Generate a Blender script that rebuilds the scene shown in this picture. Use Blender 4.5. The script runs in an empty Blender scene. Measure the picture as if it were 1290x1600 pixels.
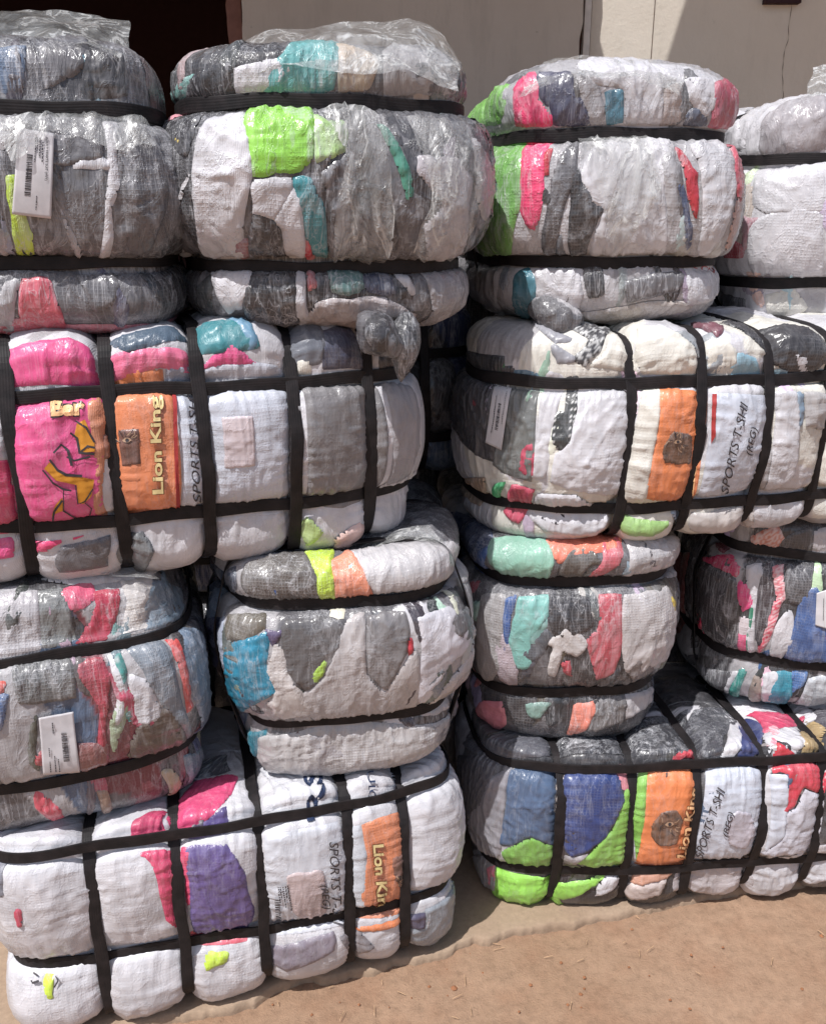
import bpy, math, random
import numpy as np
from mathutils import Vector
from mathutils.bvhtree import BVHTree

scene = bpy.context.scene
PI = math.pi

# ------------------------------------------------------------------ camera
PW, PH, FPX = 1290.0, 1600.0, 1400.0
PITCH = math.atan(450.0 / FPX)
CAM_H = 1.5
cam_data = bpy.data.cameras.new('camera')
cam = bpy.data.objects.new('camera', cam_data)
scene.collection.objects.link(cam)
cam_data.sensor_fit = 'HORIZONTAL'
cam_data.sensor_width = 36.0
cam_data.lens = 36.0 * FPX / PW
cam_data.clip_start = 0.05
cam_data.clip_end = 400.0
cam.location = (0, 0, CAM_H)
cam.rotation_euler = (PI / 2 - PITCH, 0, 0)
scene.camera = cam

# ------------------------------------------------------------------ world and sun
SUN_EL = math.radians(61)
SUN_AZ = math.radians(-38)      # left of the camera, in front of the stacks
to_sun = Vector((math.sin(SUN_AZ) * math.cos(SUN_EL), -math.cos(SUN_AZ) * math.cos(SUN_EL), math.sin(SUN_EL)))
world = bpy.data.worlds.new('World')
scene.world = world
world.use_nodes = True
wn = world.node_tree
bg = wn.nodes['Background']
sky = wn.nodes.new('ShaderNodeTexSky')
sky.sky_type = 'NISHITA'
sky.sun_disc = False
sky.sun_elevation = SUN_EL
sky.sun_rotation = math.atan2(to_sun.x, to_sun.y)
sky.air_density = 1.0
sky.dust_density = 2.5
wn.links.new(sky.outputs[0], bg.inputs[0])
bg.inputs[1].default_value = 0.105
sun_data = bpy.data.lights.new('sun', 'SUN')
sun_data.energy = 4.4
sun_data.angle = math.radians(0.5)
sun_data.color = (1.0, 0.985, 0.97)
sun = bpy.data.objects.new('sun', sun_data)
sun.rotation_euler = to_sun.to_track_quat('Z', 'Y').to_euler()
sun.location = (0, 0, 8)
scene.collection.objects.link(sun)
scene.view_settings.view_transform = 'Standard'
scene.view_settings.look = 'None'
scene.view_settings.gamma = 1.0
scene.view_settings.use_curve_mapping = False
scene.view_settings.exposure = 0.12
scene.cycles.max_bounces = 6
scene.cycles.diffuse_bounces = 3
scene.cycles.glossy_bounces = 2
scene.cycles.transmission_bounces = 2
scene.cycles.transparent_max_bounces = 8
scene.cycles.use_adaptive_sampling = True
scene.cycles.adaptive_threshold = .02

# ------------------------------------------------------------------ small maths
def pixdir(px, py):
    dx = (px - PW / 2) / FPX
    dy = (py - PH / 2) / FPX
    sp, cp = math.sin(PITCH), math.cos(PITCH)
    return Vector((dx, cp - dy * sp, -sp - dy * cp))

def at_y(px, py, y):
    d = pixdir(px, py)
    t = y / d.y
    return Vector((d.x * t, y, CAM_H + d.z * t))

def on_ground(px, py, z=0.0):
    d = pixdir(px, py)
    t = (z - CAM_H) / d.z
    return Vector((d.x * t, d.y * t, z))

def project(P):
    sp, cp = math.sin(PITCH), math.cos(PITCH)
    x = P[..., 0]; y = P[..., 1]; z = P[..., 2] - CAM_H
    dep = y * cp - z * sp
    dn = -y * sp - z * cp
    return PW / 2 + FPX * x / dep, PH / 2 + FPX * dn / dep

_rs = np.random.RandomState(5)
_T = _rs.rand(64, 64, 64).astype(np.float32)

def vn(P, sx=1.0, sy=None, sz=None, seed=0):
    """smooth value noise, -1..1"""
    if sy is None: sy = sx
    if sz is None: sz = sx
    o = seed * 7.31
    X = P[..., 0] * sx + o + 100; Y = P[..., 1] * sy + o * 1.7 + 100; Z = P[..., 2] * sz - o * .6 + 500
    i = np.floor(X).astype(int); j = np.floor(Y).astype(int); k = np.floor(Z).astype(int)
    fx = X - i; fy = Y - j; fz = Z - k
    fx = fx * fx * (3 - 2 * fx); fy = fy * fy * (3 - 2 * fy); fz = fz * fz * (3 - 2 * fz)
    i &= 63; j &= 63; k &= 63
    i1 = (i + 1) & 63; j1 = (j + 1) & 63; k1 = (k + 1) & 63
    a = _T[i, j, k] * (1 - fx) + _T[i1, j, k] * fx
    b = _T[i, j1, k] * (1 - fx) + _T[i1, j1, k] * fx
    c = _T[i, j, k1] * (1 - fx) + _T[i1, j, k1] * fx
    d = _T[i, j1, k1] * (1 - fx) + _T[i1, j1, k1] * fx
    return ((a * (1 - fy) + b * fy) * (1 - fz) + (c * (1 - fy) + d * fy) * fz) * 2 - 1

def fbm(P, s, seed=0, octs=3):
    r = 0; a = 1.0
    for o in range(octs):
        r = r + a * vn(P, s * 2.1 ** o, seed=seed + o * 3)
        a *= .5
    return r

def ridge(n, p=2.0):
    return np.clip(1 - np.abs(n) * 2.2, 0, 1) ** p

def lin(c):
    c = np.array(c, float) / 255
    return np.where(c <= .04045, c / 12.92, ((c + .055) / 1.055) ** 2.4)

def cloth(c):
    """albedo of dusty, faded cloth"""
    l = lin(c); g = l.mean()
    return (l * .95 + g * .05) * .97

# ------------------------------------------------------------------ palette (colour, words)
PAL = {
 'W': ((206, 204, 209), 'white'), 'LG': ((168, 165, 168), 'light grey'), 'G': ((94, 92, 96), 'grey'),
 'DG': ((48, 46, 50), 'dark grey'), 'K': ((42, 41, 46), 'black'), 'PK': ((226, 72, 136), 'pink'),
 'NP': ((240, 52, 112), 'neon pink'), 'RD': ((196, 40, 58), 'red'), 'RO': ((200, 84, 100), 'dusty red'),
 'LM': ((140, 208, 56), 'lime green'), 'YG': ((190, 220, 50), 'yellow-green'), 'GR': ((128, 196, 82), 'green'),
 'DGR': ((40, 130, 105), 'deep green'), 'TL': ((30, 132, 142), 'teal'), 'PT': ((95, 165, 165), 'pale teal'),
 'AQ': ((128, 190, 182), 'aqua'), 'CY': ((14, 128, 160), 'cyan blue'), 'NV': ((38, 52, 92), 'navy'),
 'BL': ((48, 88, 152), 'blue'), 'RB': ((34, 58, 120), 'royal blue'), 'LB': ((128, 148, 168), 'pale blue'),
 'SB': ((82, 102, 130), 'slate blue'), 'PU': ((84, 68, 128), 'purple'), 'OR': ((226, 128, 70), 'orange'),
 'CO': ((236, 128, 98), 'coral'), 'BG': ((190, 174, 156), 'beige'), 'MI': ((140, 190, 168), 'mint'),
 'PP': ((226, 140, 152), 'pale pink'), 'YE': ((215, 190, 80), 'yellow'), 'BR': ((140, 112, 72), 'brown'),
 'BK': ((98, 90, 78), 'dark taupe'), 'PE': ((214, 158, 138), 'peach'), 'MA': ((120, 50, 62), 'maroon'),
 'CR': ((222, 218, 208), 'cream white'),
}

# ------------------------------------------------------------------ objects
def link(o, parent=None):
    scene.collection.objects.link(o)
    if parent is not None: o.parent = parent
    return o

def mesh_obj(name, V, F, mat, parent=None, col=None, uv=None, smooth=True, loc=(0, 0, 0)):
    V = np.asarray(V, float) - np.array(loc)
    me = bpy.data.meshes.new(name)
    me.from_pydata(V.tolist(), [], F.tolist() if isinstance(F, np.ndarray) else F)
    if smooth and len(me.polygons):
        me.polygons.foreach_set('use_smooth', np.ones(len(me.polygons), bool))
    if col is not None:
        a = me.color_attributes.new('Col', 'FLOAT_COLOR', 'POINT')
        c = np.ones((len(V), 4), np.float32); c[:, :3] = col
        a.data.foreach_set('color', c.ravel())
    if uv is not None:
        l = me.uv_layers.new(name='UVMap')
        idx = np.empty(len(me.loops), int); me.loops.foreach_get('vertex_index', idx)
        l.data.foreach_set('uv', np.asarray(uv, np.float32)[idx].ravel())
    if mat: me.materials.append(mat)
    me.validate()
    o = bpy.data.objects.new(name, me)
    if parent is None: o.location = loc
    return link(o, parent)

def tag(o, label=None, cat=None, group=None, kind=None):
    if label: o['label'] = label
    if cat: o['category'] = cat
    if group: o['group'] = group
    if kind: o['kind'] = kind
    return o

# ------------------------------------------------------------------ materials
def N(nt, typ, loc=None, **kw):
    n = nt.nodes.new(typ)
    for k, v in kw.items():
        if hasattr(n, k): setattr(n, k, v)
    return n

def new_mat(name):
    m = bpy.data.materials.new(name); m.use_nodes = True
    nt = m.node_tree
    return m, nt, nt.nodes['Principled BSDF']

def math_n(nt, op, a, b=None, c=None, clamp=False):
    n = nt.nodes.new('ShaderNodeMath'); n.operation = op; n.use_clamp = clamp
    for i, v in enumerate((a, b, c)):
        if v is None: continue
        if isinstance(v, (int, float)): n.inputs[i].default_value = v
        else: nt.links.new(v, n.inputs[i])
    return n.outputs[0]

def ramp(nt, fac, stops):
    r = nt.nodes.new('ShaderNodeValToRGB')
    el = r.color_ramp.elements
    while len(el) < len(stops): el.new(.5)
    for e, (p, c) in zip(el, stops):
        e.position = p
        e.color = (c, c, c, 1) if isinstance(c, (int, float)) else (*c, 1)
    nt.links.new(fac, r.inputs[0])
    return r.outputs[0]

def noise(nt, vec, scale, detail=3, rough=.55, dist=0.0, typ=None, dims=None):
    n = nt.nodes.new('ShaderNodeTexNoise')
    if typ: n.noise_type = typ
    n.inputs['Scale'].default_value = scale; n.inputs['Detail'].default_value = detail
    n.inputs['Roughness'].default_value = rough; n.inputs['Distortion'].default_value = dist
    if vec is not None: nt.links.new(vec, n.inputs['Vector'])
    return n.outputs[0]

def mapping(nt, vec, scale=(1, 1, 1), rot=(0, 0, 0)):
    n = nt.nodes.new('ShaderNodeMapping')
    n.inputs['Scale'].default_value = scale; n.inputs['Rotation'].default_value = rot
    nt.links.new(vec, n.inputs['Vector'])
    return n.outputs[0]

def mixc(nt, fac, a, b, mode='MIX'):
    n = nt.nodes.new('ShaderNodeMix'); n.data_type = 'RGBA'; n.blend_type = mode
    for s, v in ((n.inputs[0], fac), (n.inputs[6], a), (n.inputs[7], b)):
        if isinstance(v, (int, float)): s.default_value = v
        elif isinstance(v, tuple): s.default_value = (*v, 1)
        else: nt.links.new(v, s)
    return n.outputs[2]

def bump(nt, h, strength, dist, prev=None):
    n = nt.nodes.new('ShaderNodeBump')
    n.inputs['Strength'].default_value = strength; n.inputs['Distance'].default_value = dist
    nt.links.new(h, n.inputs['Height'])
    if prev is not None: nt.links.new(prev, n.inputs['Normal'])
    return n.outputs[0]

def cloth_mat(name, coat, haze, grid, crinkle, streak=.35, rough0=.2):
    """clothes seen through tight clear wrap: vertex colour + woven grid + crinkled clear coat"""
    m, nt, b = new_mat(name)
    L = nt.links
    att = nt.nodes.new('ShaderNodeAttribute'); att.attribute_name = 'Col'
    tc = nt.nodes.new('ShaderNodeTexCoord')
    geo = tc.outputs['Object']; uv = tc.outputs['UV']
    # soft cloth tone variation
    n1 = noise(nt, geo, 14, 4)
    c = mixc(nt, 1.0, att.outputs['Color'], ramp(nt, n1, [(.3, .80), (.7, 1.12)]), 'MULTIPLY')
    # hazy film streaks: stretched, warped ridges
    v1 = mapping(nt, geo, (1.0, 1.0, .28), (0, .5, 0))
    s1 = noise(nt, v1, 17, 5, .6, 1.2)
    v2 = mapping(nt, geo, (1, 1, .22), (0, -.45, .3))
    s2 = noise(nt, v2, 25, 5, .6, .9)
    st1 = ramp(nt, s1, [(.50, 0), (.56, 1), (.60, .15), (.75, .4)])
    st2 = ramp(nt, s2, [(.53, 0), (.565, .9), (.60, .0), (.8, .3)])
    st = math_n(nt, 'MAXIMUM', st1, st2)
    # highlights on long thin film creases, painted white in three directions
    def lines(rot, sc, w):
        a = nt.nodes.new('ShaderNodeTexNoise'); a.inputs['Scale'].default_value = sc; a.inputs['Detail'].default_value = 1.5
        a.inputs['Distortion'].default_value = .25
        L.new(mapping(nt, geo, (1, 1, .07), rot), a.inputs['Vector'])
        d = math_n(nt, 'ABSOLUTE', math_n(nt, 'SUBTRACT', a.outputs[0], .5))
        return ramp(nt, d, [(0, 1), (w, .25), (w * 2, 0)])
    ln = math_n(nt, 'MAXIMUM', lines((0, .62, 0), 55, .010), lines((.2, -.75, 0), 48, .009))
    ln = math_n(nt, 'MAXIMUM', ln, lines((0, 1.45, 0), 42, .007))
    ln = math_n(nt, 'MULTIPLY', ln, ramp(nt, noise(nt, geo, 9, 2), [(.42, .0), (.6, 1)]))
    big = ramp(nt, noise(nt, geo, 5.5, 3), [(.38, .15), (.66, 1)])
    st = math_n(nt, 'MULTIPLY', st, big)
    # woven grid
    wv = nt.nodes.new('ShaderNodeVectorMath'); wv.operation = 'MULTIPLY_ADD'
    nz = nt.nodes.new('ShaderNodeTexNoise'); nz.inputs['Scale'].default_value = 9; nz.inputs['Detail'].default_value = 3
    L.new(geo, nz.inputs['Vector'])
    L.new(nz.outputs['Color'], wv.inputs[0]); wv.inputs[1].default_value = (.022, .022, 0); L.new(uv, wv.inputs[2])
    sp = nt.nodes.new('ShaderNodeSeparateXYZ'); L.new(wv.outputs[0], sp.inputs[0])
    def line(s, per):
        f = math_n(nt, 'FRACT', math_n(nt, 'MULTIPLY', s, 1 / per))
        d = math_n(nt, 'ABSOLUTE', math_n(nt, 'SUBTRACT', f, .5))
        return ramp(nt, d, [(0, 1), (.16, .35), (.3, 0)])
    g = math_n(nt, 'MAXIMUM', line(sp.outputs[0], .0072), line(sp.outputs[1], .0062))
    oi = nt.nodes.new('ShaderNodeObjectInfo')
    g = math_n(nt, 'MULTIPLY', g, math_n(nt, 'MULTIPLY_ADD', oi.outputs['Random'], 1.5, .15))
    gm = math_n(nt, 'MULTIPLY', g, ramp(nt, noise(nt, geo, 11, 2), [(.35, .1), (.65, 1)]))
    f = math_n(nt, 'ADD', math_n(nt, 'MULTIPLY', st, streak), haze)
    f = math_n(nt, 'ADD', f, math_n(nt, 'MULTIPLY', ln, min(.5, streak * 1.3)))
    f = math_n(nt, 'ADD', f, math_n(nt, 'MULTIPLY', gm, .09 * grid), clamp=True)
    c = mixc(nt, f, c, (.60, .60, .63))
    L.new(c, b.inputs['Base Color'])
    b.inputs['Roughness'].default_value = .62
    b.inputs['Specular IOR Level'].default_value = .35
    # bumps
    cl = noise(nt, geo, 55, 4, .6)
    r1 = noise(nt, mapping(nt, geo, (1, 1, .5)), 24, 6, .62, 1.0)
    crk = ramp(nt, r1, [(.30, 0), (.46, .35), (.50, 1), (.54, .35), (.7, 0)])
    fold = noise(nt, mapping(nt, geo, (1, 1, .30), (0, .35, 0)), 30, 2, .5, 1.4)
    # crumpled facets
    wn_ = nt.nodes.new('ShaderNodeTexNoise'); wn_.inputs['Scale'].default_value = 14; wn_.inputs['Detail'].default_value = 2
    L.new(geo, wn_.inputs['Vector'])
    wa = nt.nodes.new('ShaderNodeVectorMath'); wa.operation = 'MULTIPLY_ADD'
    L.new(wn_.outputs['Color'], wa.inputs[0]); wa.inputs[1].default_value = (.05, .05, .05); L.new(geo, wa.inputs[2])
    def vor(sc, squash):
        v = nt.nodes.new('ShaderNodeTexVoronoi'); v.inputs['Scale'].default_value = sc
        L.new(mapping(nt, wa.outputs[0], squash, (0, .3, 0)), v.inputs['Vector']); return v.outputs['Distance']
    fa = vor(20, (1, 1, .5))
    fam = math_n(nt, 'MULTIPLY', fa, ramp(nt, noise(nt, geo, 7, 3), [(.36, .12), (.62, 1)]))
    rib = math_n(nt, 'SINE', math_n(nt, 'MULTIPLY', sp.outputs[0], 1900))
    ribm = math_n(nt, 'GREATER_THAN', math_n(nt, 'FRACT', math_n(nt, 'MULTIPLY', oi.outputs['Random'], 7.3)), .72)
    nb = bump(nt, math_n(nt, 'ADD', cl, math_n(nt, 'MULTIPLY', math_n(nt, 'MULTIPLY', rib, ribm), .35)), .16, .003)
    nb = bump(nt, fam, .5, .010 * (.6 + .4 * crinkle), nb)
    nb = bump(nt, crk, .35 * crinkle, .004, nb)
    nb = bump(nt, gm, .35 * grid, .0010, nb)
    L.new(nb, b.inputs['Normal'])
    cb = bump(nt, fold, .8, .0030 * crinkle, bump(nt, fam, .6, .004))
    cb = bump(nt, crk, .5, .0012 * crinkle, cb)
    cb = bump(nt, ln, .6, .0014 * crinkle, cb)
    L.new(cb, b.inputs['Coat Normal'])
    b.inputs['Coat Weight'].default_value = coat
    L.new(ramp(nt, noise(nt, geo, 8, 2), [(.35, rough0), (.65, rough0 + .14)]), b.inputs['Coat Roughness'])
    b.inputs['Coat IOR'].default_value = 1.5
    return m

M = {}
M['tight'] = cloth_mat('clothes_under_tight_film', 1.0, .012, 1.2, 1.0, .30, .16)
M['shiny'] = cloth_mat('clothes_under_loose_film', 1.0, .025, 1.0, 1.25, .45, .13)
M['sack'] = cloth_mat('clothes_in_woven_sack', .85, .015, .6, .7, .12, .2)

def strap_mat():
    m, nt, b = new_mat('black_plastic_strapping')
    tc = nt.nodes.new('ShaderNodeTexCoord')
    n = noise(nt, tc.outputs['Object'], 40, 4)
    nt.links.new(ramp(nt, n, [(.35, (.010, .009, .010)), (.75, (.026, .021, .022))]), b.inputs['Base Color'])
    b.inputs['Roughness'].default_value = .6; b.inputs['Specular IOR Level'].default_value = .28
    sp = nt.nodes.new('ShaderNodeSeparateXYZ'); nt.links.new(tc.outputs['UV'], sp.inputs[0])
    rib = math_n(nt, 'SINE', math_n(nt, 'MULTIPLY', sp.outputs[0], 1500))
    nt.links.new(bump(nt, rib, .25, .0003, bump(nt, n, .3, .003)), b.inputs['Normal'])
    return m
M['strap'] = strap_mat()

def film_mat():
    m, nt, b = new_mat('loose_clear_plastic')
    out = nt.nodes['Material Output']
    tc = nt.nodes.new('ShaderNodeTexCoord'); geo = tc.outputs['Object']
    r1 = noise(nt, mapping(nt, geo, (1, 1, .5)), 22, 6, .62, 1.2)
    crk = ramp(nt, r1, [(.30, 0), (.46, .35), (.50, 1), (.54, .35), (.7, 0)])
    b.inputs['Base Color'].default_value = (.66, .66, .65, 1)
    b.inputs['Roughness'].default_value = .2; b.inputs['Specular IOR Level'].default_value = .9
    b.inputs['Coat Weight'].default_value = .8; b.inputs['Coat Roughness'].default_value = .16
    nb = bump(nt, crk, .7, .005); nt.links.new(nb, b.inputs['Normal'])
    tr = nt.nodes.new('ShaderNodeBsdfTransparent')
    mx = nt.nodes.new('ShaderNodeMixShader')
    f = ramp(nt, noise(nt, mapping(nt, geo, (1, 1, .3), (0, .6, 0)), 13, 4, .6, .8), [(.35, .16), (.50, .34), (.535, .8), (.57, .28), (.75, .5)])
    nt.links.new(f, mx.inputs[0]); nt.links.new(tr.outputs[0], mx.inputs[1]); nt.links.new(b.outputs[0], mx.inputs[2])
    nt.links.new(mx.outputs[0], out.inputs['Surface'])
    return m
M['film'] = film_mat()

def flat_mat(name, c, rough=.6, spec=.3, coat=0):
    m, nt, b = new_mat(name)
    tc = nt.nodes.new('ShaderNodeTexCoord')
    n = noise(nt, tc.outputs['Object'], 30, 4)
    l = tuple(float(x) for x in lin(c))
    nt.links.new(ramp(nt, n, [(.3, tuple(x * .85 for x in l)), (.7, tuple(min(1, x * 1.08) for x in l))]), b.inputs['Base Color'])
    b.inputs['Roughness'].default_value = rough; b.inputs['Specular IOR Level'].default_value = spec
    b.inputs['Coat Weight'].default_value = coat; b.inputs['Coat Roughness'].default_value = .2
    return m
M['ink'] = flat_mat('dark_print', (62, 58, 62), coat=.3)
M['navyink'] = flat_mat('navy_print', (44, 56, 84), coat=.3)
M['cream'] = flat_mat('cream_print', (228, 206, 150), coat=.3)
M['brownink'] = flat_mat('brown_print', (120, 78, 52), coat=.3)
M['peachink'] = flat_mat('peach_print', (240, 190, 140), coat=.3)
M['redink'] = flat_mat('red_print', (170, 60, 60), coat=.3)

# ------------------------------------------------------------------ bale geometry
class Bale:
    """A strapped bale of clothes. a, b, c half sizes (across, depth, up); s1/s2 lower and upper strap
    heights relative to the centre; rings = strap positions along the long axis ('x' or 'y')."""
    def __init__(s, name, x, y, z, a, b, c, yaw=0, roll=0, s1=-.1, s2=.1, g=.05, gt=.04, gb=.04,
                 rings=(), axis='x', ringd=.024, p=4.0, lump=.010, seed=1, round_=1.0, pitch=0, crisp=1.0):
        s.__dict__.update(locals()); del s.__dict__['s']
        s.yaw = math.radians(yaw); s.roll = math.radians(roll); s.pitch = math.radians(pitch)
        s.make_profile(); s.rot()
        s.su = 1.27 * a
    def rot(s):
        cy, sy = math.cos(s.yaw), math.sin(s.yaw)
        cr, sr = math.cos(s.roll), math.sin(s.roll)
        cp, sp = math.cos(s.pitch), math.sin(s.pitch)
        Rz = np.array([[cy, -sy, 0], [sy, cy, 0], [0, 0, 1]])
        Ry = np.array([[cr, 0, sr], [0, 1, 0], [-sr, 0, cr]])
        Rx = np.array([[1, 0, 0], [0, cp, -sp], [0, sp, cp]])
        s.R = Rz @ Ry @ Rx
        s.C = np.array([s.x, s.y, s.z])
    def make_profile(s):
        al = np.linspace(-PI / 2, PI / 2, 61)
        hw = .0135
        h = (s.s2 - s.s1) / 2 - hw; zc = (s.s2 + s.s1) / 2
        zm = zc + h * np.sign(al) * np.abs(np.sin(al)) ** .92
        im = s.g * (1 - np.cos(al) ** .85)
        def cap(z0, z1, gx):
            L = abs(z1 - z0); sg = np.sign(z1 - z0)
            mid = L * .42
            t = np.linspace(0, PI / 2, 20)[1:]
            z = [z0 + sg * mid * (1 - math.cos(q)) for q in t]
            i = [s.g - (s.g - gx) * math.sin(q) for q in t]
            Rr = (L - mid) * 1.25 * s.round_
            t2 = np.linspace(0, PI / 2, 26)[1:]
            z += [z0 + sg * (mid + (L - mid) * math.sin(q) ** .95 * .93) for q in t2]
            i += [gx + Rr * (1 - math.cos(q)) for q in t2]
            return np.array(z), np.array(i)
        zt, it = cap(s.s2 + hw, s.c, s.gt); zb, ib = cap(s.s1 - hw, -s.c, s.gb)
        fl = np.linspace(-hw, hw, 5)
        z = np.concatenate([zb[::-1], s.s1 + fl[:-1], zm, s.s2 + fl[1:], zt]); i = np.concatenate([ib[::-1], np.full(4, s.g), im, np.full(4, s.g), it])
        # flat caps closing to the axis
        k = np.concatenate([np.linspace(0, 1, 9)[:-1], np.ones(len(z)), np.linspace(1, 0, 9)[1:]])
        ztop = z[-1] + (s.c - z[-1]) * (1 - np.linspace(1, 0, 9)[1:] ** 2)
        zbot = z[0] + (-s.c - z[0]) * (1 - np.linspace(0, 1, 9)[:-1] ** 2)
        z = np.concatenate([zbot, z, ztop])
        i = np.concatenate([np.full(8, i[0]), i, np.full(8, i[-1])])
        d = np.sqrt(np.diff(z) ** 2 + np.diff(i) ** 2 + (np.diff(k) * min(s.a, s.b) * .7) ** 2)
        v = np.concatenate([[0], np.cumsum(d)])
        s.pv, s.pz, s.pi, s.pk = v, z, i, k
        s.vmax = v[-1]
        s.v1 = float(np.interp(s.s1, z[8:-8], v[8:-8])); s.v2 = float(np.interp(s.s2, z[8:-8], v[8:-8]))
    def pulse(s, t):
        """1 at a ring strap, 0 on the lobes between"""
        r = np.array(s.rings)
        out = np.zeros_like(t)
        if len(r) == 0: return out
        for q in range(len(r) - 1):
            m = (t >= r[q]) & (t < r[q + 1])
            w = np.abs(2 * (t[m] - r[q]) / (r[q + 1] - r[q]) - 1)
            out[m] = 1 - np.sqrt(np.clip(1 - w ** 2.6, 0, 1))
        for q, sg in ((0, -1), (-1, 1)):
            dd = (t - r[q]) * sg
            m = dd >= 0
            out[m] = np.exp(-(dd[m] / .028) ** .9)
        return out
    def local(s, u, v):
        si, co = np.sin(u), -np.cos(u)
        rr = (np.abs(si) ** s.p + np.abs(co) ** s.p) ** (-1 / s.p)
        ex, ey = si * rr, co * rr
        v = np.clip(v, 0, s.vmax)
        z = np.interp(v, s.pv, s.pz); i = np.interp(v, s.pv, s.pi); k = np.interp(v, s.pv, s.pk)
        x = ex * np.maximum(s.a - i, .02) * k; y = ey * np.maximum(s.b - i, .02) * k
        P = np.stack([x, y, z + 0 * x], -1)
        if len(s.rings):
            if s.axis == 'x':
                pl = s.pulse(x) * s.ringd
                P[..., 1] -= pl * np.clip(y / s.b * 1.15, -1, 1)
                P[..., 2] -= pl * 1.7 * np.sign(z) * np.clip((np.abs(z) - .35 * s.c) / (.65 * s.c), 0, 1)
            else:
                pl = s.pulse(y) * s.ringd
                P[..., 0] -= pl * np.clip(x / s.a * 1.15, -1, 1)
                P[..., 2] -= pl * 1.7 * np.sign(z) * np.clip((np.abs(z) - .35 * s.c) / (.65 * s.c), 0, 1)
        # slow sag and bulges of the whole bale
        q = np.stack([P[..., 0] + s.seed * 3.1, P[..., 1], P[..., 2]], -1)
        for ax, am in ((0, 1.0), (1, 1.0), (2, .8)):
            P[..., ax] += s.lump * am * (1.15 * vn(q, 5.0, seed=s.seed + ax * 4) + .45 * vn(q, 11.0, seed=s.seed + ax * 4 + 2))
        return P
    def strapdist(s, P, v):
        d = np.maximum(np.minimum(np.abs(v - s.v1), np.abs(v - s.v2)) - .010, 0)
        dr = np.full_like(d, 9.0)
        t = P[..., 0] if s.axis == 'x' else P[..., 1]
        for r in s.rings: dr = np.minimum(dr, np.abs(t - r))
        return d, dr
    def S(s, u, v, off=0.0, seed=0, wr=1.0, hug=True):
        """point(s) on the wrinkled surface, offset outwards; returns world coordinates"""
        e = .004
        P = s.local(u, v)
        Pu = s.local(u + e / s.a, v); Pv = s.local(u, np.minimum(v + e, s.vmax))
        Pv0 = s.local(u, np.maximum(v - e, 0))
        n = np.cross(Pu - P, Pv - Pv0)
        ln = np.linalg.norm(n, axis=-1, keepdims=True)
        n = n / np.maximum(ln, 1e-9)
        d, dr = s.strapdist(P, v)
        q = P + np.array([s.seed * 1.7 + seed * .37, 0, 0])
        U = u * s.su
        pr = np.stack([U + seed, v * .13, 0 * v + s.seed], -1)
        near = np.exp(-d / .045)
        w = 0.0058 * ridge(vn(pr, 66, 60, 1, seed=s.seed) * 1.3, 1.4) * near + .0028 * ridge(vn(pr, 120, 80, 1, seed=s.seed + 1)) * near
        pr2 = np.stack([U * .13, v + seed, 0 * v + s.seed * 2], -1)
        nearr = np.exp(-dr / .035)
        w += 0.0052 * ridge(vn(pr2, 60, 66, 1, seed=s.seed + 2) * 1.3, 1.4) * nearr + .0026 * ridge(vn(pr2, 80, 120, 1, seed=s.seed + 3)) * nearr
        far = 1 - np.exp(-(np.minimum(d, dr) / .03) ** 2)
        w += far * (.0022 * vn(q, 13, 13, 9, seed=s.seed + 5) + 0.0007 * vn(q, 31, 31, 20, seed=s.seed + 6))
        wq = q + .03 * np.stack([vn(q, 9, seed=3), vn(q, 9, seed=4), vn(q, 9, seed=5)], -1)
        msk = np.clip(vn(q, 7, seed=s.seed + 9) * 1.6 + .45, 0, 1)
        w += (.35 + .65 * far) * msk * (.0032 * ridge(vn(wq, 34, 34, 8, seed=s.seed + 7) * 1.5, 1.3) + .0022 * ridge(vn(wq, 22, 22, 70, seed=s.seed + 8) * 1.6, 1.3))
        w += .0006 * s.crisp * ridge(vn(wq, 75, 75, 40, seed=s.seed + 12) * 1.3, 1.2)
        if hug:
            hg = 1 - .75 * np.exp(-(np.minimum(d, dr) / .016) ** 2)
            off = off * hg
            w = w * (1 - .8 * np.exp(-(np.minimum(d, dr) / .012) ** 2))
        P = P + n * (w * wr + off)[..., None]
        return P @ s.R.T + s.C
    def prep(s):
        nu, nv = 260, 130
        us = np.linspace(-PI, PI, nu + 1); vs = np.linspace(0, s.vmax, nv + 1)
        Ug, Vg = np.meshgrid(us, vs, indexing='ij')
        P = s.local(Ug, Vg); s.gridL = P
        W = (P @ s.R.T + s.C)
        s.gridW = W
        idx = np.arange((nu + 1) * (nv + 1)).reshape(nu + 1, nv + 1)
        F = np.stack([idx[:-1, :-1], idx[1:, :-1], idx[1:, 1:], idx[:-1, 1:]], -1).reshape(-1, 4)
        s.bvh = BVHTree.FromPolygons(W.reshape(-1, 3).tolist(), F.tolist())
        s.us, s.vs, s.nv = us, vs, nv
    def hit(s, px, py):
        d = pixdir(px, py).normalized()
        loc, nor, fi, dist = s.bvh.ray_cast(Vector((0, 0, CAM_H)), d)
        if loc is None: return None
        i, j = divmod(fi, s.nv)
        W = s.gridW
        p = np.array(loc); p0 = W[i, j]; eu = W[i + 1, j] - p0; ev = W[i, j + 1] - p0
        A = np.array([[eu @ eu, eu @ ev], [eu @ ev, ev @ ev]]) + np.eye(2) * 1e-14
        t = np.linalg.solve(A, np.array([eu @ (p - p0), ev @ (p - p0)]))
        t = np.clip(t, -.2, 1.2)
        return np.array([s.us[i] + t[0] * (s.us[1] - s.us[0]), s.vs[j] + t[1] * (s.vs[1] - s.vs[0])])
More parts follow.
